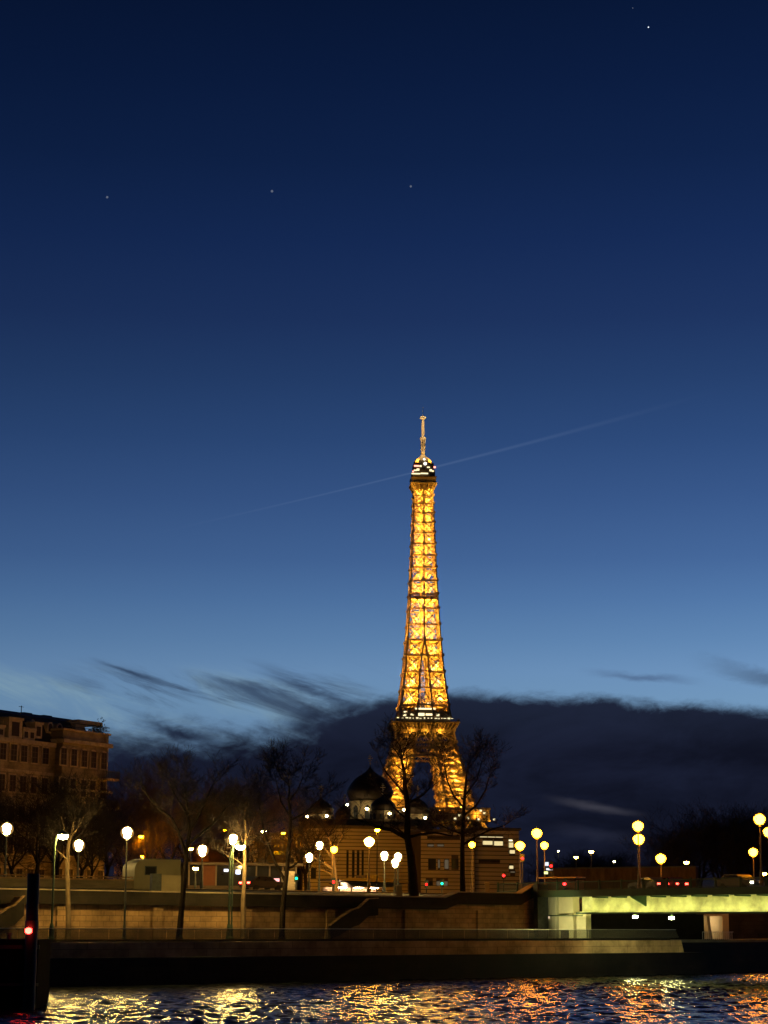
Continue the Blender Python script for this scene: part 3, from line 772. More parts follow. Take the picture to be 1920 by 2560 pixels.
def street_lamp(px, py, D, kind, glass, label, base_z=None, pole=m_iron, arm=None, sc=1.0, group=None, bracket=False):
    h = P(px, py, D)
    bx, by = h.x, h.y
    if arm: bx += arm
    bz = base_z if base_z is not None else ground_at(bx, by)
    t = thing('street_lamp', label, 'street lamp', (bx, by, bz), group)
    r = 0.07*sc
    hz = h.z-bz; dx = h.x-bx
    body = MB()
    body.lathe((0, 0, 0), [(r*2.6, 0), (r*2.6, 0.25), (r*1.9, 0.4), (r*1.6, 1.1), (r*1.1, 1.3)], 8)
    if arm:
        top = hz-0.2*sc if kind != 'hood' else hz+0.4
        pts = [(0, 0, 1.2)]+[(0, 0, top-1.3)]+[(dx*(1-math.cos(a)), 0, top-1.3+1.3*math.sin(a)) for a in [0.4, 0.8, 1.2, 1.5]]
        pts += [(dx, 0, top)] if kind == 'hood' else []
        body.tube(pts, r*0.9, 6)
    else:
        body.tube([(0, 0, 1.2), (0, 0, hz*0.6), (0, 0, hz-0.3*sc)], [r*1.1, r*0.9, r*0.7], 8)
        body.lathe((0, 0, hz-0.5*sc), [(r*0.8, 0), (r*1.6, 0.05), (r*0.9, 0.12), (0.13*sc, 0.18*sc)], 8)
    o = body.build('pole', pole); o.parent = t
    g = link('lamp_glass', glass_mesh(kind, glass), t, loc=(dx, 0, hz)); g.scale = (sc,)*3
    gm_ = m_halo_w if glass in (m_white, m_strong) else m_halo_s
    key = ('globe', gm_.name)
    if key not in GL: GL[key] = MB().lathe((0, 0, 0), [(0.12, -0.46), (0.34, -0.38), (0.50, -0.18), (0.56, 0.06), (0.50, 0.30), (0.34, 0.48), (0.10, 0.57)], 16).mesh('halo_globe', gm_, True)
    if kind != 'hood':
        q_ = link('halo_globe', GL[key], t, loc=(dx, 0, hz)); q_.scale = (sc*0.84,)*3  # added glowing shell wider than the lamp, in place of its halo
    c = link('lamp_cap', cap_mesh(kind), t, loc=(dx, 0, hz)); c.scale = (sc,)*3
    if kind == 'bowl':
        a = MB()
        for k in range(4):
            an = math.pi/4+k*math.pi/2
            a.bar((dx+0.1*sc*math.cos(an), 0.1*sc*math.sin(an), hz-0.36*sc), (dx+0.46*sc*math.cos(an), 0.46*sc*math.sin(an), hz+0.17*sc), 0.03)
        o = a.build('lamp_frame', m_iron); o.parent = t
    return t
def lamps():
    L = street_lamp
    g1 = 'white lanterns on the river bank'; g2 = 'sodium lamps on the bridge and quay'; g3 = 'small distant yellow lamps'
    L(17, 2074, 175, 'lantern', m_white, 'white lantern at the far left edge before the dark trees', group=g1, sc=1.25)
    L(158, 2090, 150.4, 'hood', m_strong, 'white lamp on a curved green arm beside the pale tree trunk at left', base_z=3.16, arm=-0.6, pole=m_green, group=g1, sc=1.35)
    L(197, 2115, 182, 'lantern', m_white, 'white lantern just right of the pale tree trunk at left', group=g1, sc=1.2)
    L(318, 2084, 155, 'lantern', m_strong, 'tall black lamp post with white lantern left of the cream cabin', base_z=3.16, group=g1, sc=1.1)
    L(506, 2128, 205, 'lantern', m_white, 'white lantern over the flat roofed glass pavilion', group=g1, sc=1.35)
    L(583, 2100, 161.8, 'lantern', m_strong, 'upper white lantern of the pair by the green bent post', base_z=3.16, pole=m_green, group=g1, sc=1.0)
    L(601, 2117, 161.5, 'hood', m_strong, 'white hooded lamp on the green bent arm beside the pale trunk', base_z=3.16, arm=-0.8, pole=m_green, group=g1, sc=1.3)
    L(773, 2145, 205, 'lantern', m_white, 'white lantern, lowest of the three beside the orange lit tree', group=g1, sc=1.1)
    L(799, 2115, 212, 'lantern', m_white, 'white lantern standing higher just left of the orange lit tree', group=g1, sc=1.05)
    L(961, 2141, 208, 'lantern', m_white, 'single white lantern over the right part of the kiosk roof', group=g1, sc=1.1)
    L(995, 2144, 214, 'lantern', m_white, 'upper of two touching white lanterns left of the big bare tree', group=g1, sc=1.1)
    L(988, 2159, 206, 'lantern', m_white, 'lower of two touching white lanterns left of the big bare tree', group=g1, sc=1.05)
    # sodium
    L(835, 2125, 222, 'bowl', m_sod, 'orange sodium lamp glowing over the orange lit tree', sc=0.95, group=g2, pole=m_poleb)
    L(923, 2106, 195, 'bowl', m_yel, 'large yellow bowl lamp with tapered stem above the wide kiosk roof', sc=1.2, group=g2, pole=m_poleb)
    L(1180, 2113, 218, 'bowl', m_sod, 'sodium lamp in front of the right tree and stone building', sc=0.85, group=g2, pole=m_poleb)
    L(1300, 2116, 214, 'bowl', m_sod, 'sodium lamp beside the lit corner windows of the stone building', sc=1.2, group=g2, pole=m_poleb)
    L(1342, 2085, 190.5, 'bowl', m_sod, 'tall sodium lamp at the bridge end above the flat shelter', base_z=7.66, sc=1.15, group=g2, pole=m_poleb)
    L(1361, 2115, 217, 'bowl', m_sod, 'sodium lamp just behind the tall one at the bridge end', base_z=7.66, sc=1.0, group=g2, pole=m_poleb)
    L(1595, 2067, 177.5, 'bowl', m_sod, 'topmost of two stacked sodium lamps on the bridge', base_z=7.66, sc=1.15, group=g2, pole=m_poleb)
    L(1597, 2100, 203, 'bowl', m_sod, 'lower of two stacked sodium lamps on the bridge', base_z=7.66, sc=1.35, group=g2, pole=m_poleb)
    L(1652, 2148, 210, 'bowl', m_sod, 'sodium lamp low between the stacked pair and the dark trees', base_z=7.66, sc=1.25, group=g2, pole=m_poleb)
    L(1899, 2050, 165.5, 'bowl', m_sod, 'highest sodium lamp at the right edge of the bridge', base_z=7.66, sc=1.15, group=g2, pole=m_poleb)
    L(1883, 2132, 215, 'bowl', m_sod, 'smaller sodium lamp left of the highest one at the right edge', base_z=7.66, sc=1.15, group=g2, pole=m_poleb)
    L(1921, 2082, 188, 'bowl', m_sod, 'sodium lamp cut by the right edge of the picture', base_z=7.66, sc=1.15, group=g2, pole=m_poleb)
    # small distant
    for px, py, D, s, m, lb in ((352, 2091, 250, 1.0, m_street, 'yellow lamp right of the tall black lamp post'), (356, 2141, 262, 0.8, m_street, 'small yellow lamp directly above the cream cabin'),
        (5, 2194, 190, 0.9, m_yel, 'low yellow lamp at the left edge behind the low wall'), (563, 2075, 290, 1.2, m_street, 'yellow lamp high over the bare tree tops left of the glass pavilion'),
        (477, 2122, 235, 0.95, m_yel, 'yellow lamp seen past the dark bare trunk at left'), (489, 2171, 208, 1.0, m_yel, 'low yellow green lamp in front of the glass pavilion'),
        (659, 2079, 298, 1.35, m_white, 'white lamp above the left end of the banded stone building'), (708, 2083, 303, 0.9, m_street, 'small yellow lamp above the roof of the banded stone building'),
        (943, 2075, 288, 1.25, m_street, 'yellow lamp below the great dome'), (1440, 2143, 330, 1.1, m_yel, 'small yellow lamp by the distant trees right of the bridge end'),
        (1478, 2129, 290, 1.15, m_yel, 'yellow lamp on a thin pole over the distant tree line'), (1716, 2156, 260, 1.1, m_yel, 'pale yellow lamp in front of the dark tree mass'),
        (1911, 2184, 230, 0.9, m_yel, 'low yellow lamp behind the bridge railing at right'), (1535, 2154, 330, 0.6, m_white, 'faint white lamp among the distant trees'),
        (1396, 2127, 420, 0.8, m_white, 'faint white lamp on the distant tree line near the shelter')):
        L(px, py, D, 'hood', m, lb, sc=s, group=g3)
lamps()

# ------------------------------------------------------------------ bare trees
def branch(rng, p, d, Ln, r, lv, out, maxlv, spread=1.0, up=0.12):
    nseg = 4 if lv < 3 else 3
    pts = [p]; rad = [r]
    for i in range(nseg):
        d = (d + Vector((rng.gauss(0, 0.13), rng.gauss(0, 0.13), rng.gauss(0, 0.08)+up*0.5))).normalized()
        p = p + d*(Ln/nseg); pts.append(p); rad.append(r*(1-0.42*(i+1)/nseg))
        if lv < maxlv and lv >= 1 and rng.random() < 0.75:
            side = Vector((rng.gauss(0, 1), rng.gauss(0, 1), rng.gauss(0, 0.5))).normalized()
            nd = (d*0.55 + side*0.8*spread).normalized()
            branch(rng, p, nd, Ln*rng.uniform(0.4, 0.68), rad[-1]*0.5, lv+1 if lv+1 > 3 else lv+2, out, maxlv, spread, up)
    out.append((pts, rad, lv))
    if lv < maxlv:
        n = 2 if rng.random() < 0.55 else 3
        for i in range(n):
            side = Vector((rng.gauss(0, 1), rng.gauss(0, 1), rng.gauss(0, 0.4))).normalized()
            nd = (d + side*rng.uniform(0.35, 0.75)*spread).normalized()
            branch(rng, p, nd, Ln*rng.uniform(0.66, 0.9), rad[-1]*rng.uniform(0.7, 0.9), lv+1, out, maxlv, spread, up)
def tree_meshes(out, key, trunk_mat, twig_mat=None, rmin=0.010):
    tr = MB(); cr = MB()
    for pts, rad, lv in out:
        rad = [max(rmin, x) for x in rad]
        if lv <= 1: tr.tube(pts, rad, 8 if lv == 0 else 6, cap=False)
        else: cr.tube(pts, rad, 4 if lv < 4 else 3, cap=False)
    return tr.mesh(key+'_trunk', trunk_mat, True), cr.mesh(key+'_crown', twig_mat or m_twig, True)
PROTO = []
def protos():
    for i in range(6):
        rng = random.Random(100+i); out = []
        H = 3.6
        pts = [Vector((0, 0, 0)), Vector((0.05, 0.02, 1.2)), Vector((rng.uniform(-.15, .15), rng.uniform(-.15, .15), 2.4)), Vector((rng.uniform(-.3, .3), rng.uniform(-.3, .3), H))]
        out.append((pts, [0.34, 0.27, 0.24, 0.22], 0))
        for k in range(4):
            an = k*math.pi/2+rng.uniform(-.5, .5); tl = rng.uniform(0.35, 0.8)
            branch(rng, pts[-1], Vector((math.cos(an)*tl, math.sin(an)*tl, 1)).normalized(), rng.uniform(3.0, 3.9), 0.17, 1, out, 6, 1.0, 0.16)
        PROTO.append(tree_meshes(out, 'bare_tree', m_bark))
protos()
PROTO_B = []
for tm_, cm_ in PROTO:
    c2_ = cm_.copy(); c2_.materials.clear(); c2_.materials.append(mat('lamplit brown twigs', (0.075, 0.04, 0.018), 0.9, 0.3, 2)); PROTO_B.append((tm_, c2_))  # crown copies, twig colour brightened to stand in for orange lamplight
def place_tree(px, py_top, D, k, label, group, py_base=None, wide=1.0):
    top = P(px, py_top, D); bz = ground_at(top.x, top.y)
    h = top.z-bz; me = (PROTO_B if group.startswith('brown') else PROTO)[k % 6]
    zs = max(v.co.z for v in me[1].vertices) if k % 6 not in ZMAX else ZMAX[k % 6]
    ZMAX[k % 6] = zs
    s = h/zs
    t = thing('bare_tree', label, 'tree', (top.x, top.y, bz-0.05), group, rotz=k*1.7+px*0.01)
    for nm, m in (('trunk', me[0]), ('crown', me[1])):
        o = link(nm, m, t, loc=(0, 0, 0)); o.scale = (s*wide, s*wide, s)
ZMAX = {}
def key_tree(D, trunk, tr_r, limbs, label, seed, trunk_mat, depth=5, group=None, tw=None, name='bare_tree', top_len=1.35):
    rng = random.Random(seed); out = []
    b = P(*trunk[0], D); base = Vector((b.x, b.y, b.z))
    def path(pts, r0, r1, lv, yj=0.0):
        n = len(pts); q = [P(x, y, D)-base for x, y in pts]
        y = 0
        for i in range(n):
            if i: y += rng.uniform(-1, 1)*yj
            q[i] = q[i] + Vector((0, y, 0))
        rad = [r0+(r1-r0)*i/(n-1) for i in range(n)]
        out.append((q, rad, lv)); return q, rad
    q, rad = path(trunk, tr_r[0], tr_r[1], 0)
    for i in range(3, len(q)):
        for _ in range(2):
            side = Vector((rng.gauss(0, 1), rng.gauss(0, 1), rng.uniform(0, .8))).normalized()
            branch(rng, q[i], (side+Vector((0, 0, .4))).normalized(), top_len*rng.uniform(0.6, 1.0), rad[i]*0.4, 3, out, depth+1, 1.0, 0.12)
    d = (q[-1]-q[-2]).normalized()
    for _ in range(3):
        branch(rng, q[-1], (d+Vector((rng.gauss(0, .35), rng.gauss(0, .35), 0))).normalized(), top_len, rad[-1]*0.7, 2, out, depth+1, 1.0, 0.12)
    for pts, r0 in limbs:
        q, rad = path(pts, r0, r0*0.45, 1, 0.5)
        for i in range(1, len(q)):
            for _ in range(2):
                side = Vector((rng.gauss(0, 1), rng.gauss(0, 1), rng.uniform(-.1, 1.0))).normalized()
                branch(rng, q[i], side, top_len*rng.uniform(0.45, 0.9), rad[i]*0.45, 3, out, depth+1, 1.0, 0.14)
        d = (q[-1]-q[-2]).normalized()
        for _ in range(2):
            branch(rng, q[-1], (d+Vector((rng.gauss(0, .3), rng.gauss(0, .3), .15))).normalized(), top_len*0.8, rad[-1]*0.7, 3, out, depth+1, 1.0, 0.12)
    # root flare down to the ground
    gzz = ground_at(b.x, b.y)-base.z if True else 0
    out.append(([Vector((0, 0, gzz-0.1)), Vector((0, 0, gzz+0.3)), Vector((0, 0, 0.02))], [tr_r[0]*1.45, tr_r[0]*1.12, tr_r[0]], 0))
    a, c = tree_meshes(out, 'key_tree', trunk_mat, tw)
    t = thing(name, label, 'tree', base, group)
    link('trunk', a, t, loc=(0, 0, 0)); link('crown', c, t, loc=(0, 0, 0))
def trees():
    kt = key_tree
    kt(184, [(1035, 2243), (1032, 2190), (1027, 2140), (1018, 2092), (1019, 2010), (1012, 1965), (1011, 1930), (1004, 1900)], (0.46, 0.10),
       [([(1018, 2096), (978, 2074), (956, 2070), (920, 2058), (890, 2048)], 0.22), ([(1024, 2092), (1053, 2086), (1088, 2082), (1130, 2090)], 0.15),
        ([(1019, 2008), (1041, 1998), (1060, 1985), (1076, 1968)], 0.13), ([(1015, 1990), (990, 1960), (965, 1930), (950, 1900)], 0.10), ([(1019, 2050), (985, 2020), (960, 1985)], 0.11)],
       'big bare tree with a thick trunk forking before the tower legs', 11, m_bark, 5)
    kt(188, [(1157, 2230), (1156, 2180), (1156, 2120), (1158, 2060), (1161, 2000), (1165, 1955), (1168, 1925)], (0.27, 0.07),
       [([(1157, 2112), (1190, 2092), (1225, 2075), (1256, 2066)], 0.12), ([(1158, 2040), (1190, 2015), (1214, 1975), (1222, 1945)], 0.11),
        ([(1157, 2085), (1125, 2075), (1092, 2058)], 0.10), ([(1160, 2020), (1135, 1990), (1118, 1950), (1112, 1915)], 0.10), ([(1162, 1990), (1192, 1950), (1204, 1905)], 0.09)],
       'bare tree standing before the right leg of the tower', 12, m_bark, 5, tw=mat('reddish twigs', (0.025, 0.012, 0.009), 0.9, 0.3, 2))
    kt(165, [(705, 2326), (708, 2260), (716, 2190), (722, 2120), (727, 2045), (722, 2000), (724, 1965)], (0.24, 0.07),
       [([(714, 2205), (690, 2160), (668, 2105), (655, 2060), (645, 2000)], 0.13), ([(721, 2172), (740, 2160), (756, 2142)], 0.08), ([(727, 2050), (760, 2034), (792, 2005)], 0.10),
        ([(725, 2040), (703, 2005), (692, 1955)], 0.09), ([(724, 2000), (745, 1975), (756, 1950)], 0.08)],
       'bare dark tree rising from the lower promenade left of the small dome', 13, m_bark, 5)
    kt(158, [(448, 2345), (455, 2260), (463, 2180), (468, 2120), (474, 2080), (470, 2040), (467, 2005)], (0.25, 0.08),
       [([(468, 2112), (500, 2085), (532, 2060), (566, 2020)], 0.13), ([(465, 2140), (448, 2080), (430, 2045), (398, 2022), (370, 1990)], 0.14), ([(474, 2080), (500, 2035), (520, 1990), (530, 1965)], 0.11), ([(470, 2040), (445, 2000), (430, 1970)], 0.09)],
       'bare dark tree on the lower promenade right of the cream cabin', 14, m_bark, 5)
    kt(154.8, [(171, 2322), (170, 2240), (168, 2160), (172, 2108), (180, 2080), (184, 2055)], (0.21, 0.07),
       [([(168, 2150), (152, 2132), (140, 2122)], 0.09), ([(172, 2108), (160, 2075), (150, 2040)], 0.07), ([(176, 2095), (198, 2065), (212, 2040)], 0.06)],
       'pale barked plane tree lit by the curved arm lamp at left', 15, m_pale, 5)
    kt(163.5, [(608, 2326), (608, 2250), (612, 2180), (612, 2120), (616, 2085), (613, 2050)], (0.21, 0.06),
       [([(612, 2168), (592, 2150), (566, 2138)], 0.07), ([(612, 2120), (600, 2080), (592, 2050)], 0.06), ([(614, 2105), (628, 2070), (636, 2040)], 0.05)],
       'pale barked plane tree beside the green bent lamp post', 16, m_pale, 5)
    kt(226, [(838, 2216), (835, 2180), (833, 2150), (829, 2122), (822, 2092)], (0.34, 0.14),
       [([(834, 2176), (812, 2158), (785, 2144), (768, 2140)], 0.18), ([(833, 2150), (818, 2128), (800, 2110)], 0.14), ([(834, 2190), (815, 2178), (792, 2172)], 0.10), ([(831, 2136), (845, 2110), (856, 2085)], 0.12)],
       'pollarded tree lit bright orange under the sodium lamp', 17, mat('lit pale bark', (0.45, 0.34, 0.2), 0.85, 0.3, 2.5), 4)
    n = 0
    gl = 'dark bare trees in front of the apartment building'
    for px, yt, D, lb in ((-20, 1960, 215, 'dark bare tree cut by the left edge before the apartment building'), (45, 1935, 225, 'dark bare tree before the left wing of the apartment building'),
                          (100, 1915, 210, 'dark bare tree before the joint of the apartment building'), (150, 1925, 235, 'dark bare tree before the arched windows of the apartment building'),
                          (215, 1935, 220, 'dark bare tree before the balcony end of the apartment building'), (272, 1925, 240, 'dark bare tree at the right corner of the apartment building'),
                          (235, 1990, 200, 'lower dark bare tree between the two left white lanterns and the tall black post')):
        place_tree(px, yt, D, n, lb, gl, wide=1.15); n += 1
    gm = 'brown bare trees between the apartment building and the domes'
    for px, yt, D, lb in ((325, 1925, 250, 'brown bare tree just right of the apartment building corner'), (375, 1905, 265, 'brown bare tree behind the yellow lamp at left'),
                          (425, 1895, 255, 'tall brown bare tree left of the dark promenade tree'), (490, 1885, 270, 'tall brown bare tree right behind the dark promenade tree'),
                          (545, 1920, 280, 'brown bare tree behind the flat reddish building'), (595, 1935, 260, 'brown bare tree behind the green bent lamp post'),
                          (655, 1905, 290, 'brown bare tree above the banded stone building end'), (770, 1950, 300, 'thin bare tree between the small dome and the promenade tree'),
                          (350, 2030, 235, 'low orange lit bare tree above the cream cabin')):
        place_tree(px, yt, D, n, lb, gm, wide=1.1); n += 1
    gr = 'dark bare trees beyond the bridge at right'
    for i, (px, yt, D) in enumerate(((1660, 2040, 300), (1700, 2005, 320), (1745, 1990, 310), (1790, 1995, 330), (1830, 2008, 315), (1868, 1998, 325), (1905, 1985, 305), (1940, 1988, 300), (1720, 2050, 280), (1820, 2060, 285), (1890, 2070, 280))):
        lb = ['leftmost and lowest dark tree of the mass beyond the bridge', 'dark tree second from the left in the mass beyond the bridge', 'dark tree forming the left hump of the mass beyond the bridge',
              'dark tree in the middle of the mass beyond the bridge', 'dark tree under the dip of the mass beyond the bridge', 'dark tree left of the highest sodium lamp beyond the bridge',
              'dark tree directly behind the highest sodium lamp', 'dark tree cut by the right edge beyond the bridge', 'short dark tree behind the pale yellow lamp',
              'short dark tree in the middle front of the mass beyond the bridge', 'short dark tree behind the smaller right sodium lamp'][i]
        place_tree(px, yt, D, n, lb, gr, wide=1.5); n += 1
    gd = 'small distant trees right of the bridge end'
    dl = ['small distant tree nearest the bridge end shelter', 'small distant tree left of the first yellow lamp over the bridge', 'small distant tree behind the first yellow lamp over the bridge',
          'small distant tree below the thin pole lamp', 'small distant tree right of the thin pole lamp', 'small distant tree behind the faint white lamp', 'small distant tree left of the stacked sodium lamps', 'small distant tree right of the stacked sodium lamps']
    for i, (px, yt, D) in enumerate(((1385, 2122, 520), (1412, 2118, 540), (1445, 2126, 500), (1475, 2122, 530), (1508, 2130, 520), (1542, 2122, 540), (1580, 2135, 500), (1622, 2130, 480))):
        place_tree(px, yt, D, n, dl[i], gd, wide=2.2); n += 1
trees()

# ------------------------------------------------------------------ buildings
def FR(px0, D0, px1, D1, py=2200):
    a = P(px0, py, D0); b = P(px1, py, D1); return Frame((a.x, a.y), (b.x-a.x, b.y-a.y))
def apartment():
    old = mat('old window glass', (0.06, 0.04, 0.028), 0.5, 0.2, 1, spec=0.05)
    a = P(-80, 1800, 262); F = Frame((a.x, a.y), (0.51, 0.86))
    # pixel helpers
    H = lambda px, py, b=0.0: F.hit(px, py, b)
    ang = math.atan2(0.86, 0.51)
    stone = bricks('apartment stone', (0.44, 0.34, 0.235), (0.39, 0.30, 0.205), (0.31, 0.24, 0.165), 1.4, 0.5, ang=ang)
    slate = mat('slate roof', (0.03, 0.03, 0.035), 0.6, 0.3, 1)
    orn = mat('carved limestone', (0.48, 0.37, 0.26), 0.8, 0.3, 1.5)
    mid = H(140, 1850)[0]; end = H(283, 1860, -1.2)[0]
    t = thing('apartment_building', 'large stone apartment building with dark mansard roof and corner terrace at left', 'building', F.pt(mid, 0, 7.5))
    zc = H(100, 1858)[1]                      # left wing cornice
    MB().fbox(F, -30, mid, 0, 16, 7.4, zc).build('left_wing_wall', stone, t)
    zp = H(200, 1830, -1.2)[1]
    # rounded corner of the pavilion
    pv = MB(); pv.fbox(F, mid, end-1.6, -1.2, 16, 7.4, zp)
    q = []
    for i in range(7):
        an = -math.pi/2+math.pi/2*i/6; q.append((end-1.6+1.6*math.cos(an), 0.4+1.6*math.sin(an)))
    vs = [F.pt(x, y, z) for z in (7.4, zp) for x, y in q+[(end, 16), (end-1.6, 16)]]
    n = 9; pv.add(vs, [tuple(range(n))[::-1], tuple(range(n, 2*n))]+[(i, (i+1) % n, n+(i+1) % n, n+i) for i in range(n)])
    pv.build('corner_pavilion_wall', stone, t)
    cz = H(200, 1860, -1.2)[1]
    MB().fbox(F, mid-0.4, end-0.7, -1.75, 16.2, cz-0.1, cz+0.45).fbox(F, mid-0.2, end-0.9, -1.5, 16.1, zp, zp+0.25).build('cornice', orn, t)
    MB().fbox(F, -30, mid-0.45, -0.5, 0, zc-0.4, zc+0.2).fbox(F, -30, mid-0.4, -0.25, 0, zc-4.3, zc-3.9).fbox(F, mid, end, -1.45, -1.2, cz-6.5, cz-6.2).build('string_course', orn, t)
    # mansard
    zr = H(0, 1771, 3.5)[1]
    MB().prism(Frame(F.pt(-30, 0, 0)[:2], F.n), [(0.3, zc), (2.2, zr-0.7), (4.5, zr), (14, zr), (16, zc)], -(mid+8.5+30), 0).build('mansard_roof', slate, t)
    # upper terrace canopy on the pavilion
    (c0, cz0), (c1, _) = H(190, 1797, 1.0), H(250, 1806, 1.0)
    MB().fbox(F, c0, c1, 0.5, 6, cz0-0.6, cz0-0.1).fbox(F, c0+.2, c0+2.2, 1.2, 6, zp, cz0-0.6).build('terrace_canopy', orn, t)
    MB().fbox(F, mid+1, end-0.5, -0.9, -0.8, zp+1.1, zp+1.2).fbox(F, mid+1, end-0.5, -0.9, -0.85, zp+0.6, zp+0.66).build('terrace_railing', m_iron, t)
    # terrace plants
    rr = random.Random(4); pm = MB()
    for i in range(500):
        aa = rr.uniform(c0+2.4, end-0.6); hh = 0.5+0.7*abs(math.sin(aa*1.1))+(1.2 if aa > end-2.0 and rr.random() < .3 else 0)
        zz = zp+0.3+rr.random()*hh; bb = rr.uniform(-0.6, 0.8); s = 0.16
        p = Vector(F.pt(aa, bb, zz)); d1 = Vector((rr.gauss(0, 1), rr.gauss(0, 1), rr.gauss(0, 1))).normalized()*s; d2 = Vector((rr.gauss(0, 1), rr.gauss(0, 1), rr.gauss(0, 1))).normalized()*s
        pm.add([p-d1, p+d2, p+d1], [(0, 1, 2)])
    pm.build('terrace_hedge', mat('terrace leaves', (0.06, 0.07, 0.03), 0.9, 0.3, 2), label='low clipped plants along the corner terrace of the apartment building', cat='plants')
    # dormers: arched
    def arch(mb, a, z, w, h, b0, b1):
        pts = [(a-w/2, z), (a+w/2, z), (a+w/2, z+h-w/2)]+[(a+w/2*math.cos(x), z+h-w/2+w/2*math.sin(x)) for x in [math.pi*i/6 for i in range(1, 6)]]+[(a-w/2, z+h-w/2)]
        mb.prism(F, pts, b0, b1)
    for px, py in ((11, 1806), (34, 1810), (78, 1815), (122, 1820), (145, 1823)):
        a_, z_ = H(px, py, 1.2)
        mb = MB(); arch(mb, a_, z_-0.75, 1.25, 1.6, 0.9, 3.2); d = mb.build('dormer', orn, t)
        mb = MB(); arch(mb, a_, z_-0.5, 0.8, 1.1, 0.86, 0.899); mb.build('window_pane', old, d)
    for px, py, w, h in ((35, 1846, 2.7, 2.5), (93, 1846, 1.5, 1.9), (0, 1843, 1.2, 1.3), (62, 1853, 1.2, 1.4), (77, 1856, 1.2, 1.4)):
        a_, z_ = H(px, py, 0.1)
        z_ = max(z_, zc+0.21)
        d = MB().fbox(F, a_-w/2, a_+w/2, -0.1, 2.5, z_, z_+h).fbox(F, a_-w/2-.15, a_+w/2+.15, -0.25, 2.5, z_+h, z_+h+0.3).build('dormer', orn, t)
        MB().fbox(F, a_-w*0.28, a_+w*0.28, -0.14, -0.103, z_+0.3, z_+h-0.3).build('window_pane', old, d)
    # windows, three storeys of the pavilion and left wing
    frm = mat('pale window frame', (0.16, 0.11, 0.07), 0.6, 0.1, 2)
    def window(a_, z0, w, h, b, arched=True):
        mb = MB()
        if arched: arch(mb, a_, z0-0.15, w+0.5, h+0.4, b-0.14, b-0.003)
        else: mb.fbox(F, a_-w/2-.2, a_+w/2+.2, b-0.14, b-0.003, z0-.15, z0+h+.2)
        o = mb.build('window', orn, t)
        mb = MB(); mb.fbox(F, a_-w/2, a_+w/2, b-0.17, b-0.143, z0, z0+h); mb.build('window_pane', old, o)
        mb = MB()
        for k in range(3): mb.fbox(F, a_-w/2+k*(w-.06)/2, a_-w/2+k*(w-.06)/2+.06, b-0.21, b-0.173, z0, z0+h)
        for k in range(4): mb.fbox(F, a_-w/2+.062, a_+w/2-.062, b-0.20, b-0.175, z0+k*(h-.06)/3, z0+k*(h-.06)/3+.06)
        mb.build('window_frame', frm, o)
    zw0 = H(185, 1915, -1.2)[1]
    for px in (157, 183, 209, 232, 258):
        a_ = H(px, 1900, -1.2)[0]
        for fl in range(5): window(a_, zw0-fl*4.1, 1.15, 2.3, -1.2, fl % 2 == 0)
    zl0 = H(60, 1905)[1]
    for i, px in enumerate((-50, -25, 5, 32, 58, 85, 112)):
        a_ = H(px, 1890)[0]
        for fl in range(5): window(a_, zl0-fl*4.1, 1.2, 2.2, 0.0, False)
    # balconies
    for fl in range(2):
        z_ = zw0-1.3-fl*4.1
        a0, a1 = H(250, 1930, -1.2)[0], end+0.3
        o = MB().fbox(F, a0, a1, -2.4, -1.2, z_-0.3, z_).build('balcony', orn, t)
        mb = MB()
        mb.fbox(F, a0, a1, -2.38, -2.3, z_+0.95, z_+1.02)
        k = a0
        while k < a1: mb.fbox(F, k, k+0.05, -2.37, -2.32, z_, z_+0.95); k += 0.16
        mb.build('balcony_railing', m_iron, o)
    # aerial
    p = H(53, 1783, 6); MB().fbox(F, p[0], p[0]+0.08, 6, 6.08, zr-0.02, zr+1.2).fbox(F, p[0]-0.5, p[0]+0.5, 6, 6.06, zr+1.0, zr+1.06).build('aerial', m_iron, t)
    for px in (70, 120):
        p = H(px, 1790, 7); MB().fbox(F, p[0]-0.9, p[0]+0.9, 7, 8.2, zr-0.02, zr+0.5).build('chimney', stone, t)
apartment()

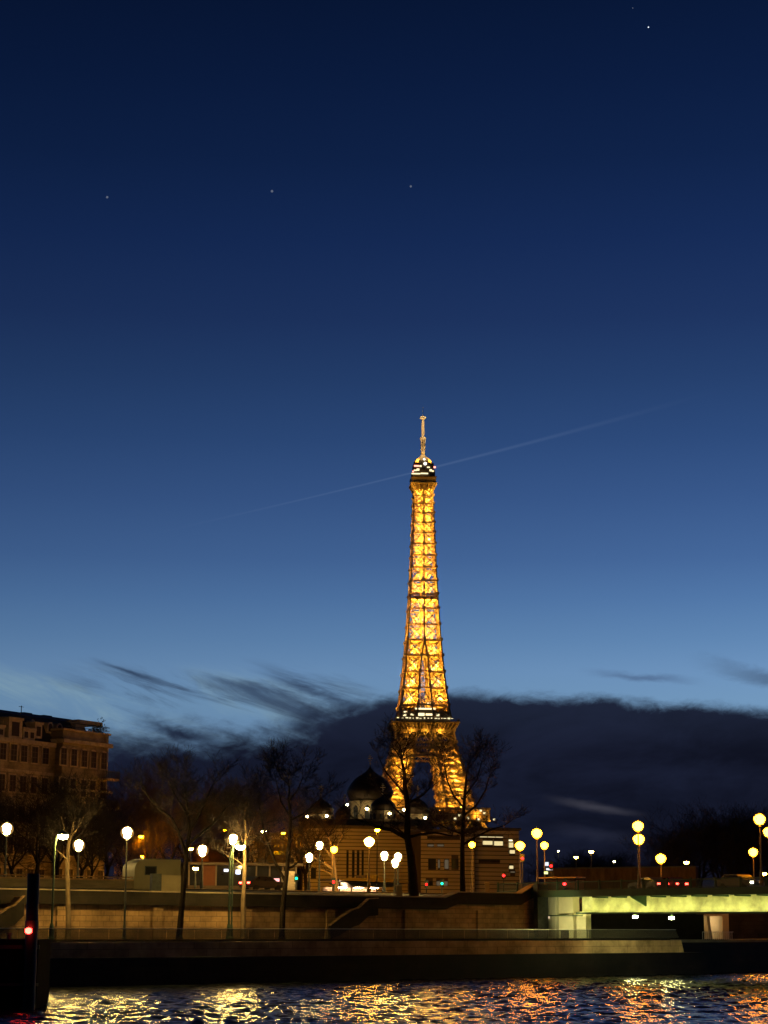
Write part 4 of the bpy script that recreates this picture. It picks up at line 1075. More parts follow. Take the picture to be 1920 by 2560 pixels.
m_slab = mat('banded limestone', (0.40, 0.32, 0.25), 0.85, 0.15, 0.25, col2=(0.62, 0.50, 0.38), stretch=(0.3, 0.3, 2.0))
m_slab2 = mat('shadow joint stone', (0.09, 0.06, 0.04), 0.9, 0.2, 0.5)
m_winlit = emit('lit office window', (1.0, 0.80, 0.38), 0.9)
m_winlit2 = emit('bright office window', (1.0, 0.85, 0.45), 2.2)
m_windim = emit('dim lit window', (1.0, 0.75, 0.45), 0.10)
def banded(name, label, px0, D0, px1, D1, ytop, depth, nband, wins, group=None, roof=True):
    """low stone block clad in horizontal slabs; wins: (x0,y0,x1,y1,material)"""
    F = FR(px0, D0, px1, D1); zt = F.hit(px0, ytop)[1]; a1 = F.hit(px1, 2200)[0]
    t = thing(name, label, 'building', F.pt(a1/2, 0, 7.5), group)
    MB().fbox(F, 0, a1, 0, depth, 7.4, zt).build('wall', m_slab2, t)
    # horizontal slabs standing proud, interrupted at windows
    sl = MB(); hh = (zt-7.5)/nband; rr = random.Random(int(px0)+9)
    wl = []
    for x0, y0, x1, y1, m in wins:
        A0, Z1 = F.hit(x0, y0); A1, Z0 = F.hit(x1, y1); wl.append((A0, A1, Z0, Z1, m))
    for i in range(nband):
        z0 = 7.5+i*hh; z1 = z0+hh*0.80
        cuts = [(A0, A1) for A0, A1, Z0, Z1, m in wl if Z0 < z1 and Z1 > z0]
        cuts.sort(); a = 0.0
        pr = rr.uniform(0.06, 0.16)
        for A0, A1 in cuts+[(a1, a1)]:
            if A0 > a+0.02:
                s = a
                while s < A0-0.01:
                    e = min(A0, s+rr.uniform(1.4, 3.2)); sl.fbox(F, s, e-0.02, -pr, -0.002, z0, z1); s = e
            a = max(a, A1)
    sl.build('stone_cladding', m_slab, t)
    for A0, A1, Z0, Z1, m in wl:
        w = MB().fbox(F, A0, A1, -0.05, -0.004, Z0, Z1).build('window', m, t)
        fr = MB(); n = max(1, int((A1-A0)/1.3))
        for k in range(n+1):
            x = A0+(A1-A0-0.07)*k/n; fr.fbox(F, x, x+0.07, -0.10, -0.053, Z0, Z1)
        fr.fbox(F, A0, A1, -0.12, -0.102, Z1-0.08, Z1); fr.build('window_frame', m_iron, w)
    if roof: MB().fbox(F, -0.3, a1+0.3, -0.4, depth+.3, zt, zt+0.35).build('roof', mat('flat roof', (0.12, 0.1, 0.08), 0.8, 0.2, 1), t)
    return F, t, zt
def complex_():
    W_, B_, D_ = m_winlit, m_winlit2, m_windim
    G_ = m_glassd
    banded('stone_building', 'low banded stone building end left of the small dome, louvred upper storey', 622, 318, 742, 320, 2086, 14, 15,
           [(640, 2100, 735, 2104, G_), (640, 2112, 735, 2116, G_), (650, 2126, 728, 2138, G_), (640, 2150, 735, 2153, G_), (652, 2168, 664, 2196, G_), (680, 2168, 695, 2196, G_)])
    banded('stone_building', 'wide plain banded stone building below the great dome', 757, 321, 1040, 325, 2068, 24, 21,
           [(880, 2130, 886, 2192, G_), (892, 2130, 898, 2192, G_), (904, 2130, 909, 2192, G_), (866, 2130, 871, 2192, G_), (777, 2170, 790, 2196, G_)])
    banded('stone_building', 'banded stone building with dark square windows behind the right bare tree', 1052, 318, 1186, 320.5, 2078, 24, 19,
           [(1068, 2092, 1150, 2096, G_), (1068, 2110, 1085, 2116, D_), (1092, 2110, 1110, 2116, D_), (1070, 2146, 1090, 2172, G_), (1094, 2148, 1100, 2170, D_), (1110, 2148, 1122, 2172, D_), (1128, 2146, 1146, 2172, G_), (1064, 2202, 1082, 2214, G_), (1090, 2202, 1120, 2214, D_)])
    banded('stone_building', 'banded stone building with a row of bright upper windows beside the bridge end lamps', 1188, 322, 1298, 324, 2074, 22, 18,
           [(1198, 2090, 1258, 2094, W_), (1206, 2101, 1232, 2112, W_), (1234, 2102, 1258, 2114, W_), (1271, 2098, 1282, 2103, B_), (1271, 2105, 1284, 2119, W_), (1273, 2124, 1288, 2134, W_), (1272, 2163, 1284, 2172, W_), (1275, 2177, 1288, 2182, D_), (1196, 2150, 1250, 2154, G_)])
    # plain reddish block
    F = FR(520, 262, 592, 263); a1 = F.hit(592, 2150)[0]; zt = F.hit(520, 2106)[1]
    t = thing('plain_building', 'plain dark reddish block behind the glass pavilion', 'building', F.pt(a1/2, 0, 7.5))
    MB().fbox(F, 0, a1, 0, 12, 7.4, zt).build('wall', mat('red render', (0.15, 0.055, 0.025), 0.9, 0.15, 0.6), t)
    MB().fbox(F, -0.2, a1+0.2, -0.2, 12.2, zt, zt+0.25).build('roof_edge', m_iron, t)
    # glass pavilion
    F = FR(470, 214, 742, 218); a1 = F.hit(742, 2150)[0]; zt = F.hit(470, 2162)[1]; zb = 7.5
    t = thing('glass_pavilion', 'long flat roofed glass pavilion with pale mullions on the upper quay', 'pavilion', F.pt(a1/2, 0, zb))
    MB().fbox(F, -0.6, a1+0.4, -1.0, 8, zt, zt+0.28).build('roof', mat('pavilion roof', (0.12, 0.085, 0.055), 0.7, 0.2, 1), t)
    MB().fbox(F, 0, a1, 6.8, 7.0, zb, zt-0.002).fbox(F, 0, a1, -0.06, 0.06, zb, zb+0.9).build('back_wall', mat('pavilion wall', (0.09, 0.065, 0.04), 0.8, 0.2, 1), t)
    mu = MB(); k = 0.0
    while k < a1+0.01: mu.fbox(F, k, k+0.16, -0.08, 0.08, zb+0.9, zt-0.002); k += (a1-.16)/8
    mu.build('mullion_row', mat('pale mullion', (0.18, 0.14, 0.1), 0.6, 0.1, 1), t)
    for i in range(8):
        x0 = 0.165+i*(a1-.16)/8; x1 = x0+(a1-.16)/8-.17
        m = m_glassd if i not in (1,) else MATS['red render']
        MB().fbox(F, x0, x1, -0.01, 0.01, zb+0.905, zt-0.01).build('glass_panel', m, t)
    for px, py, w, h in ((565, 2176, 10, 6), (595, 2180, 11, 10)):
        A, Z = F.hit(px, py); s = 224/5000
        MB().fbox(F, A-w*s/2, A+w*s/2, -0.09, -0.02, Z-h*s/2, Z+h*s/2).build('lit_screen', emit('cold screen', (0.75, 0.8, 1.0), 3.0), t)
    MB().fbox(F, *[F.hit(p, 2200)[0] for p in (684, 698)], -0.09, -0.02, F.hit(690, 2206)[1], F.hit(690, 2196)[1]).build('lit_sign', emit('pink sign', (1.0, 0.45, 0.45), 1.6), t)
    # bright stone pier beside the pavilion
    F2 = FR(716, 206, 740, 207); 
    t = thing('stone_pier', 'brightly lit banded stone pier right of the glass pavilion', 'pier', F2.pt(0.5, 0, 7.5))
    mb = MB(); zz = 7.4; a1 = F2.hit(738, 2200)[0]; zt = F2.hit(730, 2178)[1]; i = 0
    while zz < zt: mb.fbox(F2, 0.03*(i % 2), a1-0.03*(i % 2), 0.03*(i % 2), 0.8, zz, min(zt, zz+0.24)); zz += 0.26; i += 1
    mb.build('stone_courses', mat('pale pier stone', (0.35, 0.28, 0.2), 0.8, 0.2, 1), t)
    # cream cabin
    F = FR(336, 176, 452, 178); a1 = F.hit(452, 2160)[0]; zt = F.hit(360, 2148)[1]; zb = 7.2
    t = thing('site_cabin', 'cream cabin with one dark square window and a rounded left corner', 'cabin', F.pt(a1/2, 0, zb))
    pol = [(0.0, zb), (a1, zb), (a1, zt), (0.9, zt)]+[(0.9-0.9*math.sin(x), zt-0.9+0.9*math.cos(x)) for x in (0.4, 0.8, 1.2, 1.57)]
    MB().prism(F, pol, 0, 3.0).build('shell', mat('cream panel', (0.20, 0.175, 0.10), 0.6, 0.12, 0.8), t)
    A0, Z1 = F.hit(364, 2167); A1, Z0 = F.hit(389, 2186)
    w = MB().fbox(F, A0, A1, -0.03, -0.003, Z0, Z1).build('window', m_glassd, t)
    MB().fbox(F, A0-.08, A0, -0.07, -0.004, Z0-.08, Z1+.08).fbox(F, A1, A1+.08, -0.07, -0.004, Z0-.08, Z1+.08).fbox(F, A0, A1, -.07, -.004, Z1, Z1+.08).fbox(F, A0, A1, -.07, -.004, Z0-.08, Z0).build('window_frame', m_iron, w)
    MB().fbox(F, 0.9, a1+.03, -0.05, 3.05, zt, zt+0.07).build('roof_edge', m_iron, t)
    # lit wall slab in front of the cabin
    F3 = FR(393, 170, 452, 171); a1 = F3.hit(452, 2200)[0]
    t = thing('wall_slab', 'short pale wall slab with a dark box beside it, right below the cream cabin', 'wall', F3.pt(a1/2, 0, 7.0))
    MB().fbox(F3, 0.4, a1, 0, 0.35, 6.6, F3.hit(420, 2188)[1]).build('slab', mat('pale slab', (0.26, 0.21, 0.12), 0.8, 0.12, 1), t)
    MB().fbox(F3, -0.5, 0.33, -0.15, 0.4, 6.6, F3.hit(390, 2184)[1]).build('box', m_iron, t)
    # long low street wall on the left
    F = Frame(QF.pt(0, 21.4, 0)[:2], QF.d)
    a0, a1 = F.hit(-60, 2200)[0], F.hit(392, 2200)[0]
    z1 = F.hit(240, 2190)[1]
    t = thing('street_parapet', 'low pale street parapet in horizontal bands at left', 'parapet', F.pt(a0, 0, 7.0))
    MB().fbox(F, a0, a1, 0, 0.4, 6.5, z1-0.35).build('wall', mat('parapet stone', (0.2, 0.16, 0.09), 0.8, 0.0, 0.8, col2=(0.09, 0.07, 0.04), stretch=(0.4, 0.4, 3)), t)
    MB().fbox(F, a0, a1, -0.07, 0.47, z1-0.35, z1-0.22).fbox(F, a0, a1, 0.1, 0.3, z1-0.1, z1).build('rail', m_quay, t)
    # kiosk with a wide thin roof
    D = 292; F = FR(856, D, 1022, D+6); a1 = F.hit(1022, 2200)[0]
    t = thing('kiosk', 'kiosk with a wide thin dark roof and bright interior between the lanterns', 'kiosk', F.pt(a1/2, 0, 7.5))
    zr = F.hit(935, 2201)[1]; zu = F.hit(935, 2218)[1]
    c = a1*0.45
    MB().prism(F, [(-1.2, zr-0.1), (a1, zr-0.35), (a1, zr-0.15), (c, zr+0.45), (-1.2, zr+0.1)], -1.2, 5).fbox(F, c-1.0, c+1.0, 0, 3, zr+0.4, zr+0.75).build('roof', mat('kiosk roof', (0.10, 0.075, 0.05), 0.6, 0.1, 1), t)
    MB().prism(F, [(0.2, zr-0.36), (1.5, zu), (a1-4.0, zu), (a1-2, zr-0.55), (a1-0.5, zr-0.36)], -0.8, 4.5).build('canopy_fascia', m_iron, t)
    mb = MB()
    for k in (-0.8, 1.2, 4.0, 6.5, 9.0): mb.fbox(F, k, k+0.14, -0.5, -0.36, 7.5, zr-0.37 if k < 0 else zu)
    mb.build('post_row', m_iron, t)
    MB().fbox(F, -1.2, a1-3.2, 3.5, 3.7, 7.5, zu).build('back_wall', mat('kiosk wall', (0.75, 0.6, 0.5), 0.7, 0.1, 1), t)
    for k in range(3):
        MB().fbox(F, 0.3+k*2.7, 1.6+k*2.7, 1.5, 1.62, zu-0.16, zu-0.06).build('ceiling_light', emit('kiosk light', (1.0, 0.60, 0.32), 160), t)
    MB().fbox(F, 2, 8.5, 0.6, 1.2, 7.5, 8.5).build('counter', mat('kiosk counter', (0.6, 0.4, 0.3), 0.7, 0.2, 2), t)
    # pale bollard blocks by the street
    for px, w, y0, y1, D, lb in ((998, 14, 2212, 2240, 190, 'pale square gate pier at the right end of the kiosk'), (1218, 11, 2205, 2232, 200, 'pale square gate pier right of the bare tree on the street')):
        c = P(px, y1, D); s = D/5000
        t = thing('gate_pier', lb, 'pier', (c.x, c.y, min(c.z, 7.4)), 'pale gate piers')
        hz = P(px, y0, D).z-min(c.z, 7.4); w_ = w*s/2
        o = MB().box(-w_, w_, -w_, w_, -0.4, hz-0.12).build('shaft', mat('pier stone', (0.22, 0.17, 0.1), 0.8, 0.1, 1)); o.parent = t
        o = MB().box(-w_-.05, w_+.05, -w_-.05, w_+.05, hz-0.12, hz).build('cap', m_cap); o.parent = t
    # hedge lit orange behind the cabin
    F = FR(286, 272, 525, 275); a1 = F.hit(525, 2160)[0]; rr = random.Random(8)
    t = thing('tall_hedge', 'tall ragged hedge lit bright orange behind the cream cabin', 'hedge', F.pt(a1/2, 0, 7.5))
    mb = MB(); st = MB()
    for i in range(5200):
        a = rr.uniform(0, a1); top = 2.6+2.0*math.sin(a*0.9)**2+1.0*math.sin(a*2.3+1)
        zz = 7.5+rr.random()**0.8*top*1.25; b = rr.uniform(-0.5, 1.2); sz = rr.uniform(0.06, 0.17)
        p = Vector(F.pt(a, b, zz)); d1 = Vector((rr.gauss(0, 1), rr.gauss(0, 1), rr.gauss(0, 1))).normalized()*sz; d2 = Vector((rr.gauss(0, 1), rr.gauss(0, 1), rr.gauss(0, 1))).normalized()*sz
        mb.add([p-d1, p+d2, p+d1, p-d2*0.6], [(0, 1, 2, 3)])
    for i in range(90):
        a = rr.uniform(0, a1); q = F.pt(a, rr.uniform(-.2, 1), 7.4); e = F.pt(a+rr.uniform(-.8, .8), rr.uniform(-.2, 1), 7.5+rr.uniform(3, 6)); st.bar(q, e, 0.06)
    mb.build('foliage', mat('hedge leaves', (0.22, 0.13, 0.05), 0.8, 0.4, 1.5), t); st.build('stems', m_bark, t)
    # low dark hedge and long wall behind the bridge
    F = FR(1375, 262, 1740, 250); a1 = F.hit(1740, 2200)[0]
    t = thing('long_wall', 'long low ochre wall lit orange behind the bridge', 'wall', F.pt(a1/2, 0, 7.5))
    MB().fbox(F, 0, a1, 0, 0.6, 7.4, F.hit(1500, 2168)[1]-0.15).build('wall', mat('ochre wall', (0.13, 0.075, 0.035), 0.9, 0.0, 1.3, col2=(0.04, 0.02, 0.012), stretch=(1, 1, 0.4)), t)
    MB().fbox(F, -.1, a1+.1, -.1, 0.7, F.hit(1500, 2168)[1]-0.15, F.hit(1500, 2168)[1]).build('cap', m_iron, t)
complex_()

def cathedral():
    D = 510.0; s = D/5000
    stone = mat('cathedral limestone', (0.13, 0.09, 0.055), 0.8, 0.15, 0.3, col2=(0.26, 0.19, 0.12), stretch=(0.3, 0.3, 3))
    gold = mat('matt gold dome', (0.04, 0.024, 0.016), 0.6, 0.12, 0.4, 0.6)
    crossm = mat('gold cross', (0.7, 0.5, 0.25), 0.35, 0.1, 1, 0.8)
    root = thing('cathedral', 'cathedral with one large and four small dark onion domes on lit drums', 'church', P(925, 2240, D)*1.0)
    root.location.z = 7.5
    fl = emit('church floodlight', (1.0, 0.83, 0.35), 60)
    def dome(cx, wy, hw, ytip, ybase, ydrum, dhw, ycross, Dd, lampx=()):
        c = P(cx, wy, Dd); f = Dd/5000
        zz = lambda y: P(cx, y, Dd).z
        r = hw*f; zw = zz(wy); zb = zz(ybase); zt = zz(ytip)
        h = zt-zw; dr = dhw*f
        prof = [(dr*0.98, zb), (r*0.93, zb+(zw-zb)*0.45), (r, zw)]
        for i in range(1, 13):
            q = i/12
            rr = r*(math.cos(q*math.pi/2)**0.95*(1-q*0.25)+0.012) if q < .55 else None
            if rr is None:
                q0 = .55; r0 = r*(math.cos(q0*math.pi/2)**0.95*(1-q0*0.25)); u_ = (q-q0)/(1-q0); rr = r0*(1-u_)**1.9+0.06
            prof.append((rr, zw+h*q))
        o = MB().lathe((c.x, c.y, 0), prof, 28).build('dome', gold, root, smooth=True)
        b = MB(); zc = zz(ycross); hc = zc-zt
        b.tube([(c.x, c.y, zt-0.2), (c.x, c.y, zc)], 0.09*f*10, 5)
        b.bar((c.x-hc*0.22, c.y, zt+hc*0.62), (c.x+hc*0.22, c.y, zt+hc*0.62), 0.2)
        b.bar((c.x-hc*0.12, c.y, zt+hc*0.80), (c.x+hc*0.12, c.y, zt+hc*0.80), 0.18)
        b.bar((c.x-hc*0.12, c.y, zt+hc*0.33), (c.x+hc*0.12, c.y, zt+hc*0.45), 0.18)
        b.lathe((c.x, c.y, zt), [(0.05, 0), (0.3, 0.25), (0.05, 0.5)], 8)
        b.build('cross', crossm, o)
        zd = zz(ydrum); mb = MB(); mb.lathe((c.x, c.y, 0), [(dr, zd-6), (dr, zb)], 24)
        dm = mb.build('drum', stone, root)
        mb = MB(); n = 16; z_ = zd
        while z_ < zb-0.3: mb.lathe((c.x, c.y, 0), [(dr+.12, z_), (dr+.12, z_+0.28)], 24); z_ += 0.75
        mb.lathe((c.x, c.y, 0), [(dr+.35, zb-0.35), (dr+.35, zb)], 24)
        mb.build('stone_ring', stone, dm)
        for k in range(10):
            an = 2*math.pi*k/10+0.2; x, y = c.x+(dr+.02)*math.cos(an), c.y+(dr+.02)*math.sin(an)
            wd = MB(); tx, ty = -math.sin(an), math.cos(an); w = dr*0.13; nx, ny = math.cos(an)*0.2, math.sin(an)*0.2
            z0, z1 = zd+(zb-zd)*0.15, zd+(zb-zd)*0.72
            vs = [(x-tx*w, y-ty*w, z0), (x+tx*w, y+ty*w, z0), (x+tx*w, y+ty*w, z1), (x, y, z1+w), (x-tx*w, y-ty*w, z1)]
            vs = [(a+nx, b_+ny, cc) for a, b_, cc in vs]+[(a, b_, cc) for a, b_, cc in vs]
            wd.add(vs, [(0, 1, 2, 3, 4), (9, 8, 7, 6, 5)]+[(i, 5+i, 5+(i+1) % 5, (i+1) % 5) for i in range(5)]); wd.build('window', m_glassd, dm)
        for lx_, ly_ in lampx:
            p = P(lx_, ly_, Dd-dr-1.6)
            o2 = MB().lathe((p.x, p.y, p.z), [(0.1, -.25), (0.34, -.1), (0.34, .12), (0.1, .3)], 8).build('floodlight', fl, dm)
            ld = bpy.data.lights.new('floodlight_beam', 'POINT'); ld.energy = 45; ld.color = (1, .62, .22); ld.shadow_soft_size = 0.3
            lo = bpy.data.objects.new('floodlight_beam', ld); C.objects.link(lo); lo.parent = root
            lo.location = Vector((p.x, p.y-1.2, p.z-0.3))-root.location
    dome(925, 1982, 58, 1912, 2004, 2066, 50, 1886, 512, ((868, 2012), (864, 2051), (917, 2022)))
    dome(802, 2026, 32, 1990, 2037, 2064, 30, 1960, 500, ((768, 2042), (817, 2040)))
    dome(957, 2016, 31, 1986, 2027, 2066, 29, 1958, 490, ((974, 2034),))
    dome(1045, 2022, 28, 1990, 2036, 2075, 26, 1962, 505, ((1010, 2025), (1063, 2045)))
    dome(862, 2040, 26, 2006, 2050, 2072, 24, 1985, 540)
    a = P(760, 2066, 512); b = P(1070, 2066, 512)
    MB().box(a.x, b.x, 486, 545, 7.4, a.z).build('nave', stone, root)
    MB().box(a.x-.4, b.x+.4, 485.6, 545.4, a.z, a.z+0.6).build('roof_edge', stone, root)
cathedral()

# ------------------------------------------------------------------ bridge
BF = Frame((P(1345, 2210, 190.2).x, 190.2), (0.56, -0.83))     # a: out over the river, b: across the deck away from the camera side
def bridge():
    gm = bricks('bridge green steel', (0.50, 0.49, 0.28), (0.48, 0.47, 0.27), (0.40, 0.40, 0.22), 6, 4, 0.55, ang=math.atan2(-0.83, 0.56))
    dk = mat('bridge dark green', (0.03, 0.06, 0.03), 0.6, 0.2, 1)
    t = thing('road_bridge', 'flat steel road bridge with a yellow green lit girder and dark railing', 'bridge', BF.pt(4, 0, 3.2))
    LN = 150; WD = 19
    z = lambda px, py, b=0: BF.hit(px, py, b)[1]
    zd = 7.62; zg1, zg0 = 7.02, 5.68
    MB().fbox(BF, -6, LN, -0.3, WD, zg1, zd).build('deck', dk, t)
    MB().fbox(BF, -6, LN, 1.0, WD-1.0, zd, zd+0.006).build('carriageway', m_asph, t)
    g = MB().fbox(BF, 4.6, LN, 1.5, 1.8, zg0, zg1-0.002).fbox(BF, 4.6, LN, 1.05, 1.8, zg0-0.09, zg0-0.002).fbox(BF, 5.6, LN, WD-1.8, WD-1.5, zg0, zg1-0.002)
    for b in (6, 10.5, 15): g.fbox(BF, 5.6, LN, b-1.2, b-1.0, zg0, zg1-0.002)
    g.build('girder', gm, t)
    # tapered cantilever brackets
    k = 8.2; i = 0
    while k < LN:
        w = 0.16
        o = MB()
        big = abs(k-12.1) < 1.3
        d = 0.9 if big else 0.15
        o.prism(Frame(BF.pt(k, 0, 0)[:2], BF.n), [(-0.25, zg1-0.12), (-0.25, zg1-0.003), (1.495, zg1-0.003), (1.495, zg1-d)], -w/2, w/2)
        o.build('deck_bracket', dk, t)
        k += 2.6; i += 1
    # railing
    r = MB()
    r.fbox(BF, -6, LN, -0.22, -0.14, zd+0.66, zd+0.76).fbox(BF, -6, LN, -0.20, -0.16, zd+0.05, zd+0.10)
    r.build('top_rail', dk, t)
    r = MB(); k = -6
    while k < 60:
        r.fbox(BF, k, k+0.035, -0.195, -0.165, zd+0.101, zd+0.659); k += 0.14
    r.build('railing_bars', dk, t)
    r = MB(); k = -6
    while k < 90: MB().fbox(BF, k, k+0.14, -0.26, -0.1, zd+0.001, zd+0.86).build('rail_post', dk, t); k += 3.0
    # short uplights in a dark channel along the lower flange, aimed at the girder web
    MB().fbox(BF, 5.6, 60, -0.10, -0.02, zg0-0.22, zg0-0.06).fbox(BF, 5.6, 60, -0.02, 1.05, zg0-0.22, zg0-0.18).build('light_channel', dk, t)
    k = 5.6
    while k < 58:
        ld = bpy.data.lights.new('uplight', 'AREA'); ld.shape = 'RECTANGLE'; ld.size = 0.9; ld.size_y = 0.12
        ld.energy = 62; ld.color = (0.97, 0.95, 0.30)
        lo = bpy.data.objects.new('uplight', ld); C.objects.link(lo); lo.parent = t
        p = Vector(BF.pt(k, 0.12, zg0-0.12)); q = Vector(BF.pt(k, 1.5, zg0+0.75)); dd = (q-p).normalized()
        zax = -dd; xax = Vector((BF.d.x, BF.d.y, 0)); yax = zax.cross(xax).normalized(); xax = yax.cross(zax)
        lo.matrix_basis = Matrix.Translation(p-t.location) @ Matrix((xax, yax, zax)).transposed().to_4x4()
        k += 2.6
    # lit abutment pillars at the left end
    pm = mat('abutment stone', (0.52, 0.46, 0.28), 0.8, 0.12, 0.7)
    def A(px, b): return BF.hit(px, 2300, b)[0]
    ab = MB()
    ab.fbox(BF, A(1354, 1), A(1390, 1), 1.0, 2.2, 3.16, zg1-.003)
    o = ab.build('abutment', mat('fluted concrete', (0.34, 0.32, 0.22), 0.8, 0.2, 1.5, stretch=(4, 4, 0.3)), t)
    MB().fbox(BF, A(1391.5, 1), A(1428, 1), 1.25, 2.0, 3.16, zg1-.003).build('abutment_panel', pm, t)
    MB().fbox(BF, A(1429, 1), A(1452, 1), 1.6, 2.2, 3.16, zg0-0.1).build('pier', pm, t)
    MB().fbox(BF, -2.0, A(1400, 1), 2.4, WD, 3.16, zg0-0.1).build('abutment_core', mat('shaded abutment', (0.012, 0.01, 0.007), 0.95, 0.3, 1, spec=0.05), t)  # core coloured near black to stand in for shade under the deck
    MB().fbox(BF, A(1352, .8), A(1454, .8), 0.9, 1.0, 5.28, 5.36).build('ledge', dk, t)
    d0, z0 = BF.hit(1401, 2345, 1.1); d1, z1 = BF.hit(1419, 2326, 1.1)
    MB().fbox(BF, d0, d1, 1.15, 1.245, 3.17, z1).build('door', m_iron, t)
    MB().fbox(BF, -0.25, 0.35, -0.35, 0.9, 3.16, 8.2).build('end_post', m_iron, t)
    ld = bpy.data.lights.new('quay_floodlight', 'SPOT'); ld.energy = 2200; ld.spot_size = math.radians(62); ld.spot_blend = 1.0; ld.color = (0.95, 0.88, 0.36); ld.shadow_soft_size = 0.1
    lo = bpy.data.objects.new('quay_floodlight', ld); C.objects.link(lo); lo.parent = t
    e0, ez = QF.hit(1670, 2365, 0.8); p = Vector(BF.pt(23, 3.4, zg0-0.1)); q = Vector(QF.pt(e0, 0.8, 2.4)); lo.matrix_basis = Matrix.Translation(p-t.location) @ (q-p).to_track_quat('-Z', 'Y').to_matrix().to_4x4()
    # back abutment wall under the deck
    # small lamps under the deck
    for px, py in ((1588, 2292), (1679, 2295)):
        a, zz = BF.hit(px, py, 3)
        MB().fbox(BF, a-0.2, a+0.2, 2.9, 3.1, zz-0.10, zz+0.10).build('underside_lamp', emit('underside lamp', (0.95, .9, .35), 300), t)
        MB().fbox(BF, a-0.04, a+0.04, 2.96, 3.04, zz+0.101, zg1-0.003).build('lamp_hanger', dk, t)
    for px, py, w, h in ((1355, 2251, 1.0, 0.25), (1364, 2293, 1.5, 0.25)):
        a, zz = BF.hit(px, py, 0.95)
        MB().fbox(BF, a, a+w*0.3+.1, 0.93, 0.997, zz-h/2, zz+h/2).build('small_sign', emit('small pale sign', (1, .75, .5), 0.8), t)
    # floodlight washing the pillars
    ld = bpy.data.lights.new('pillar_floodlight', 'SPOT'); ld.energy = 1200; ld.spot_size = math.radians(95); ld.spot_blend = 0.6; ld.color = (0.95, 0.92, 0.45); ld.shadow_soft_size = 0.25
    lo = bpy.data.objects.new('pillar_floodlight', ld); C.objects.link(lo); lo.parent = t
    p = Vector(BF.pt(4.6, -3.0, 3.4)); q = Vector(BF.pt(4.4, 1.2, 5.2)); lo.matrix_basis = Matrix.Translation(p-t.location) @ (q-p).to_track_quat('-Z', 'Y').to_matrix().to_4x4()
bridge()

def under_bridge():
    # wall beyond the bridge with a lit portal
    F = Frame(QF.pt(0, 12.0, 0)[:2], QF.d)
    a0 = F.hit(1470, 2300)[0]
    t = thing('far_quay_wall', 'dim stone wall beyond the bridge with a lit cream portal', 'wall', F.pt(a0, 0, 2.9))
    p0, p1 = F.hit(1757, 2340)[0], F.hit(1806, 2340)[0]; zt = F.hit(1780, 2290)[1]
    MB().fbox(F, a0, p0-1, 0, 1, 2.8, 6.6).fbox(F, p1+1, 150, 0, 1, 2.8, 6.6).fbox(F, p0-1, p1+1, 0, 1, zt+.4, 6.6).build('wall', bricks('shaded stone', (0.05, 0.04, 0.028), (0.04, 0.03, 0.02), (0.02, 0.015, 0.01), 1.2, 0.45, ang=QA), t)  # stone colour darkened in place of the shade under the bridge
    cm = mat('cream portal', (0.50, 0.42, 0.28), 0.8, 0.1, 1)
    MB().fbox(F, p0-1, p0, -0.1, 2.5, 2.8, zt+.4).fbox(F, p1, p1+1, -0.1, 2.5, 2.8, zt+.4).fbox(F, p0, p1, -0.1, 2.5, zt, zt+.4).build('portal_frame', cm, t)
    MB().fbox(F, p0, p1, 2.5, 2.7, 2.8, zt+.4).build('portal_back', cm, t)
    c = (p0+p1)/2+0.5
    MB().prism(F, [(c-0.2, 2.8), (c+0.25, 2.8), (c-0.2, zt), (c-0.65, zt)], 0.6, 1.2).build('slanting_strut', cm, t)
    ld = bpy.data.lights.new('portal_lamp', 'POINT'); ld.energy = 110; ld.color = (1, .75, .42); ld.shadow_soft_size = 0.2
    lo = bpy.data.objects.new('portal_lamp', ld); C.objects.link(lo); lo.parent = t
    lo.location = Vector(F.pt(c-.5, 1.6, zt-0.5))-t.location
    # railing in front
    F = Frame(QF.pt(0, 3.2, 0)[:2], QF.d)
    t = thing('quay_railing', 'thin vertical bar railing before the lit portal under the bridge', 'railing', F.pt(F.hit(1790, 2350)[0], 0, 2.9))
    r0, r1 = F.hit(1757, 2350)[0], F.hit(1834, 2350)[0]
    mb = MB(); mb.fbox(F, r0, r1, 0, 0.05, 3.85, 3.9)
    mb.build('top_rail', m_rail, t)
    mb = MB(); k = r0
    while k < r1: mb.fbox(F, k, k+.04, 0.005, 0.045, 2.9, 3.849); k += 0.3
    mb.build('bars', m_rail, t)
    MB().fbox(QF, MI_B, 150, 6, 12.0, 1.5, 2.88).build('under_bridge_promenade', m_pave, kind='structure', label='dark lower promenade running under the bridge')
under_bridge()

# ------------------------------------------------------------------ small things
def signal(px, py, D, col, label, name='traffic_light', h=3.0, strength=30):
    p = P(px, py, D); gz_ = ground_at(p.x, p.y)
    if D < 200 and px > 1345: gz_ = 7.63
    t = thing(name, label, 'traffic light', (p.x, p.y, gz_), 'traffic lights along the quay')
    hz = p.z-gz_
    o = MB().tube([(0, 0.12, 0), (0, 0.12, hz+0.3)], 0.06, 6).build('pole', m_iron); o.parent = t
    o = MB().box(-0.2, 0.2, -0.08, 0.06, hz-0.35, hz+0.45).build('housing', m_iron); o.parent = t
    m = emit('signal '+'%.1f %.1f %d' % (col[0], col[1], strength), col, strength)
    o = MB().lathe((0, 0, 0), [(0.13, 0), (0.12, 0.03), (0.04, 0.06)], 12); v = [(x, -0.081-z, hz+y) for x, y, z in o.v]
    mb = MB(); mb.v = v; mb.f = o.f; o = mb.build('lens', m); o.parent = t
    return t
RED = (1.0, 0.008, 0.008); GRN = (0.005, 0.6, 0.22)
signal(741, 2196, 205, GRN, 'green traffic light beside the lit stone pier', strength=9)
signal(1105, 2209, 215, GRN, 'green traffic light low before the stone building with square windows', strength=9)
